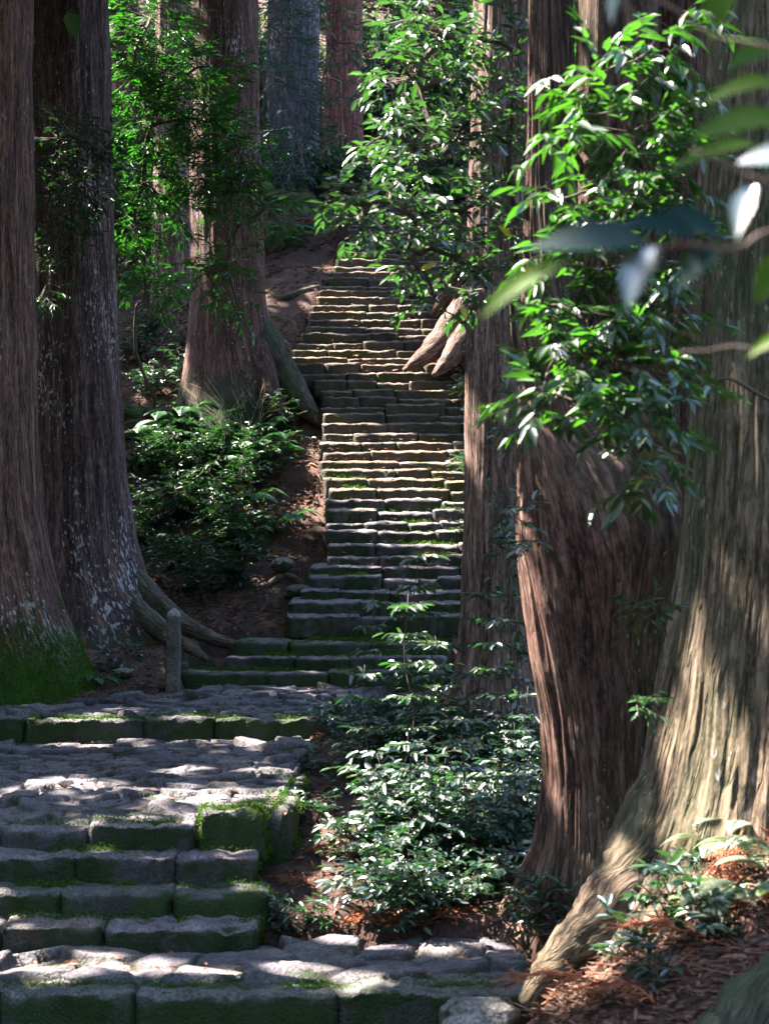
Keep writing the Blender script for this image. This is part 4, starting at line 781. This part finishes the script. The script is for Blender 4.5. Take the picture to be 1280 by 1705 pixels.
place('fernP', [H_(x, y) for x, y in [(1250, 1390), (1215, 1430), (1280, 1450), (1250, 1500), (1190, 1520)]], 'pale sunlit fern on the litter slope at the right edge', 'fern', 'pale ferns at the right edge', .7, 1.0)
place('fern', [H_(1190, 1395)], 'green fern at the foot of the grey brown cedar', 'fern', None, .75, .75)
place('seedling', [H_(x, y) for x, y in [(1100, 1650), (1200, 1560), (1030, 1600), (1160, 1480), (1010, 1500), (1120, 1540), (1080, 1500), (1160, 1560)]], 'green seedling on the litter slope below the grey brown cedar', 'seedling', 'seedlings on the right slope', 1., 1.5)
place('fernD', [H_(455, 420), H_(480, 400)], 'fern above the bare bank near the top of the stairs', 'fern', 'ferns near the stair top', .8, .9)
place('shrubF', [H_(x, y) for x, y in [(620, 330), (660, 345), (720, 350), (780, 340), (640, 290), (700, 300), (560, 330), (590, 300), (760, 290), (460, 330)]], 'leafy shrub closing in round the top of the stairs', 'shrub', 'shrubs round the stair top', .6, .95)
pts = []
rs = random.Random(5)
for _ in range(170):
    Y = rs.uniform(36, 75); x = X(rs.uniform(-80, 1360), Y)
    if Y < 40 and -2.2 < x < 2.2: continue
    pts.append((x, Y, ground_z(x, Y)))
place('shrubF', pts[:98], 'leafy shrub on the hillside beyond the top of the stairs', 'shrub', 'hillside shrubs', 1.2, 2.2)
place('fernD', pts[98:160], 'fern on the hillside beyond the top of the stairs', 'fern', 'hillside ferns', 1.0, 1.8)
# plants growing over the right end of the flight and up the slender cedar
place('shrubB', [np.array([x, y, up_z(y) + .02]) for x, y in [(up_right(27.), 27.), (up_right(28.4), 28.4), (up_right(29.3), 29.3), (up_right(25.5), 25.5)]], 'leafy shrub spilling over the right end of the long flight', 'shrub', 'shrubs at the right end of the steps', 1.0, 1.3)
bush('climbing_plant', 'small leaved climber on the right side of the slender sunlit cedar', P(868, 1190, 16.3), [(858, 1120, 16.3, 22, 40, .2), (856, 1020, 16.3, 22, 50, .2), (850, 930, 16.3, 28, 50, .2), (840, 850, 16.3, 30, 40, .2), (850, 700, 16.2, 20, 50, .2)], 17, 7, .085, .045, 'broad', M['broad'], 'climber', L=.16, limb_r=.01)
# far cedar sprays
for lb, bl in (('drooping blue green cedar sprays hanging before the bluish grey cedar', [(470, 60, 36, 45, 40, 1.), (480, 170, 36, 50, 35, 1.), (500, 230, 36, 50, 30, 1.), (455, 130, 36, 30, 30, .8), (440, 20, 36, 40, 25, .8), (505, 280, 36, 35, 20, .7)]),
               ('drooping cedar sprays hanging before the reddish cedar', [(560, 70, 38, 35, 30, 1.), (575, 180, 38, 40, 20, 1.), (540, 130, 38, 30, 20, .8), (610, 80, 38, 35, 20, .8), (530, 10, 38, 40, 25, .8)])):
    g = hit(bl[0][0] - 10, 330)
    bush('cedar_sapling', lb, g, bl, 18, 10, .22, .022, 'narrow', M['cedar'], 'tree', 'young cedars at the stair top', L=.6, limb_r=.03, droop=.35, hang=.2)
bush('hill_bush', 'sunlit airy bush on the slope behind the glossy boughs', hit(690, 330), [(650, 120, 40, 50, 60, 1.2), (720, 60, 40, 60, 60, 1.2), (700, 180, 40, 50, 50, 1), (760, 250, 40, 50, 50, 1), (640, 30, 40, 40, 40, 1), (840, 150, 40, 50, 80, 1)], 10, 8, .15, .06, 'broad', M['broad'], 'shrub', L=.5, limb_r=.03)
bush('hill_bush', 'hazy bush in the gap between the pale pinkish and brown cedars', hit(250, 560), [(220, 60, 44, 50, 60, 1.), (230, 200, 44, 40, 60, 1.), (340, 500, 33, 30, 40, .5), (225, 330, 40, 40, 50, 1.), (295, 60, 44, 40, 60, 1)], 12, 8, .18, .06, 'broad', M['narrow'], 'shrub', L=.5, limb_r=.03)

bush('hill_bush', 'dark evergreen thicket on the slope right of the reddish trunk', hit(660, 300), [(640, 30, 48, 50, 60, 1.), (700, 110, 48, 60, 60, 1.), (745, 190, 47, 50, 50, 1.), (660, 180, 48, 45, 50, 1), (760, 50, 48, 60, 60, 1), (625, 110, 48, 40, 50, 1), (690, 10, 49, 60, 40, 1)], 16, 9, .24, .08, 'broad', M['dark_leaf'], 'shrub', L=.5, limb_r=.03)
# ------------------------------------------------------------------ litter, dead fronds, foreground root
def litter():
    rg = np.random.default_rng(77); mb = MB(); N = []
    for (x0, x1, y0, y1, n, s) in ((-5, 4.5, 8, 14, 12000, .055), (-6, 5, 14, 25, 20000, .075), (-7, 5, 24, 46, 30000, .11), (-16, 14, 40, 78, 26000, .17), (.8, 3.6, 7.4, 10.5, 9000, .06)):
        x = rg.uniform(x0, x1, n); y = rg.uniform(y0, y1, n); k = np.isnan(path_top(x, y)); x, y = x[k], y[k]
        cl = fbm(np.stack([x * 1.5, y * 1.5, 0 * x], -1), 2, 31) > -.25; x, y = x[cl], y[cl]
        z = np.concatenate([terrain(x[i:i + 4000], y[i:i + 4000]) for i in range(0, len(x), 4000)]); n = len(x)
        D = rg.normal(size=(n, 3)) * [1, 1, .3]; leaves(mb, np.stack([x, y, z + rg.uniform(.0, .035, n)], 1), D, rg.normal(size=(n, 3)) * .45 + [0, 0, 1], s * rg.uniform(.6, 1.6, n), s * rg.uniform(.2, .55, n), 'broad')
        m = n // 8; A = np.stack([x[:m], y[:m], z[:m] + .02], 1); dd = rg.normal(size=(m, 3)) * [.14, .14, .02]; sticks(mb, A, A + dd, .004)
    # fallen leaves lying on steps and landings
    n = 2600; x = rg.uniform(-3.5, 2, n); y = rg.uniform(10.7, 34, n) ; pt = path_top(x, y); k = ~np.isnan(pt); x, y = x[k], y[k]
    z = np.where(y > 24, Z0 + R_ * np.floor((y - Y0) / T_) + .02, np.where(y > 21.5, np.nan, np.where(y > 18.3, z1(x, y), np.where(y > 12.75, z2(x, y), np.where((y > 10.6) & (y < 11.45), z3(x, y), np.nan)))))
    k = ~np.isnan(z); x, y, z = x[k], y[k], z[k]; n = len(x)
    leaves(mb, np.stack([x, y, z + .015], 1), rg.normal(size=(n, 3)) * [1, 1, .15], rg.normal(size=(n, 3)) * .35 + [0, 0, 1], .06 * rg.uniform(.6, 1.5, n), .03, 'broad')
    o = mb.build('leaf_litter', M['litter']); tag(o, 'brown fallen leaves and twigs covering the forest floor', 'leaf litter', kind='stuff')
litter()
def dead_frond(p, ang, L, label, pitch=0.0, m='rust', group=None, n=44):
    e_mb = MB(); d = np.array([math.cos(ang) * math.cos(pitch), math.sin(ang) * math.cos(pitch), math.sin(pitch)]); t = np.linspace(0, 1, 10)
    q = np.array(p) + d * (t * L)[:, None] + np.array([0, 0, 1]) * (.12 * L * np.sin(t * np.pi))[:, None]; tube(e_mb, q, np.linspace(.007, .002, 10), 5)
    k = RNG.uniform(.08, 1, n); o = np.stack([np.interp(k, t, q[:, j]) for j in range(3)], 1); sd = np.cross(d, [0, 0, 1.]); s = np.where(RNG.uniform(size=n) < .5, -1, 1)[:, None]
    T = norm(d * .8 + sd * s * .7 + RNG.normal(size=(n, 3)) * .2 - [0, 0, .15]); twigs_leaves(e_mb, e_mb, o, T, L * .3, 12, .035, .007, 'narrow', .1, .7, .0025)
    ob = e_mb.build('dead_frond', M[m], origin=p); tag(ob, label, 'dead frond', group)
def up_(p, dz=.03): return np.array(p) + [0, 0, dz]
for (x, y, a, L) in [(960, 1650, .3, .5), (1010, 1660, 2.6, .5), (1050, 1670, .1, .45), (985, 1680, 1.2, .4), (1090, 1690, 2.0, .4), (1130, 1620, .8, .5), (1180, 1580, 2.4, .5)]:
    dead_frond(up_(H_(x, y)), a, L, 'rust red dead cedar frond right of the bottom landing, ' + ('leftmost' if x == 960 else 'second from left' if x == 985 else 'third from left' if x == 1010 else 'fourth from left' if x == 1050 else 'fifth from left' if x == 1090 else 'second from right' if x == 1130 else 'rightmost'), group='rust fronds on the right litter')
for (x, y, a, L) in [(640, 1560, .2, .5), (690, 1550, 2.9, .45), (720, 1545, .6, .4), (665, 1540, 1.4, .4)]:
    dead_frond(up_(H_(x, y)), a, L, 'rust brown dead frond behind the bottom landing, ' + ('leftmost' if x == 640 else 'second from left' if x == 665 else 'third from left' if x == 690 else 'rightmost'), group='rust fronds behind the landing')
for (x, y, a, L, lb) in [(505, 1430, .5, .4, 'upper'), (525, 1490, 2.4, .45, 'middle'), (570, 1545, 1.1, .4, 'lowest')]:
    dead_frond(up_(H_(x, y)), a, L, lb + ' rusty dead frond in the ditch beside the lower flight', group='rust fronds in the ditch')
for k, (a, b, L) in enumerate([((1235, 1430), 2.2, .5), ((1215, 1450), 2.6, .45), ((1195, 1480), 2.4, .45)]):
    p = up_(H_(*a), .14); dead_frond(p, -2.0 - .2 * k, L, ('rightmost', 'middle', 'leftmost')[k] + ' hanging orange dead frond below the pale ferns at the right edge', -.8, group='hanging orange fronds')
fr = empty('mossy_root', P(1200, 1650, 7.2)); tag(fr, 'out of focus mossy tree root crossing the bottom right corner', 'root')
root(fr, [P(1480, 1600, 7.4), P(1370, 1660, 7.3), P(1260, 1740, 7.2), P(1160, 1850, 7.0), P(1090, 1960, 6.9)], [.34, .3, .25, .2, .16], M['root_moss'], 12, 40)
# woodland mass, unseen, added to block sky light and shade the path
def shade_woodland():
    rg = np.random.default_rng(5); n = 17000; a = rg.uniform(0, 2 * np.pi, n); r = rg.uniform(16, 30, n); x = np.sin(a) * r * .9; y = 8 + np.cos(a) * r * .9
    k = (y < 6) | (np.abs(x) > 13); x, y = x[k], y[k]; n = len(x); g = np.concatenate([terrain(x[i:i + 4000], y[i:i + 4000]) for i in range(0, n, 4000)]); z = g + rg.uniform(0, 20, n)
    z = np.where(z > g + 14, z, z); pts = np.stack([x, y, z], 1); pts = pts[keep(pts, .5)]; n = len(pts); mb = MB()
    leaves(mb, pts, rg.normal(size=(n, 3)), rg.normal(size=(n, 3)), rg.uniform(.9, 1.6, n), rg.uniform(.5, .9, n), 'broad')
    o = mb.build('shade_woodland', M['canopy']); tag(o, 'added unseen woodland foliage beside and behind the path', 'shade_woodland', kind='stuff')
shade_woodland()

def moss_on(objs, parent, dens, size, zmax=None, seed=1, thr=0.0, m='moss', frontonly=True, scale=2.2, top=.25):
    """cushions of moss: short blades grown from the surface itself, in patches"""
    rg = np.random.default_rng(seed); mb = MB()
    for o in objs:
        me = o.data; n = len(me.polygons); ar = np.empty(n); me.polygons.foreach_get('area', ar); ce = np.empty(n * 3); me.polygons.foreach_get('center', ce); ce = ce.reshape(-1, 3)
        no = np.empty(n * 3); me.polygons.foreach_get('normal', no); no = no.reshape(-1, 3); off = np.array(parent.location); W = ce + off
        ok = (no[:, 1] < .45)
        if zmax is not None: ok &= W[:, 2] < zmax
        p = ar * ok; k = int(dens * p.sum()); 
        if k < 5: continue
        i = rg.choice(n, k, p=p / p.sum()); c = W[i] + rg.normal(size=(k, 3)) * .02; nn = no[i]
        f = fbm(c * scale + seed, 3, seed); pr = f - thr - (.0 if zmax is None else .9 * np.clip((c[:, 2] - zmax + .75) / .75, -.3, 1)); pr -= np.where(nn[:, 2] > .7, top, 0)
        q = pr > rg.normal(0, .06, k); c, nn = c[q], nn[q]; k = len(c)
        D = nn * .8 + rg.normal(size=(k, 3)) * .55 + np.array([0, 0, .35]); leaves(mb, c - nn * .004, D, rg.normal(size=(k, 3)), size * rg.uniform(.6, 1.4, k), size * .55, 'broad')
    mb.build('moss', M[m], parent)
M['moss'] = leafmat('moss_tuft', [(.022, .055, .005), (.038, .095, .006), (.062, .13, .01), (.07, .085, .02)], .8, .25, (.12, .28, .01), .2)
ch = lambda e, nm: [c for c in e.children if c.name.split('.')[0] == nm]
moss_on(ch(t1, 'trunk'), t1, 7000, .022, zmax=Z(965, 21), seed=3, thr=-.05)
moss_on(ch(L1, 'kerb'), L1, 4500, .026, seed=5, thr=.05)
moss_on(ch(mid, 'step'), mid, 3500, .028, seed=6, thr=.02)
moss_on(ch(low, 'step'), low, 5500, .018, seed=7, thr=.06, top=.12)
moss_on(ch(L2, 'kerb') + ch(L2, 'corner_block') + ch(L2, 'side_wall'), L2, 5500, .018, seed=9, thr=-.03, top=.05)
moss_on(ch(L2, 'corner_block'), L2, 9000, .018, seed=19, thr=-.45, top=.0)
moss_on(ch(low, 'step'), low, 3500, .018, seed=27, thr=.12, top=-.1)
moss_on(ch(L3, 'kerb'), L3, 6500, .016, seed=11, thr=.02, top=.2)
moss_on(ch(fr, 'root'), fr, 3000, .02, seed=12, thr=.15)
moss_on(ch(up, 'step')[:14], up, 2200, .03, seed=14, thr=.16)
# surface roots on the bare bank
for k, (pp, lb) in enumerate([([(430, 470), (470, 500), (500, 490), (530, 480)], 'bare root crossing the trodden bank beside the upper steps, highest'), ([(430, 510), (460, 530), (490, 540), (500, 560)], 'bare root crossing the trodden bank beside the upper steps, middle'),
                             ([(440, 560), (470, 570), (490, 590), (480, 610)], 'bare root crossing the trodden bank beside the upper steps, lowest'), ([(440, 980), (470, 960), (500, 975), (515, 1000)], 'crooked root on the litter left of the lowest steps')]):
    q = [hit(*a) + [0, 0, .01] for a in pp]; e = empty('surface_root', q[0]); tag(e, lb, 'root', 'bare roots on the bank'); root(e, q, [.04, .07, .055, .03], M['root_grey'], 30 + k, 10)


ylw = [c for c in COL.objects if c.name.split('.')[0] == 'camellia_tree'][0]
for (x_, y_, a_) in [(768, 508, -1.3), (700, 450, .4), (850, 395, 2.4)]:
    mb = MB(); leaves(mb, [P(x_, y_, 12.4)], np.array([[math.cos(a_), -.3, math.sin(a_)]]), np.array([[0, -.9, .3]]), .13, .06); mb.build('yellow_leaf', M['yellow'], ylw)
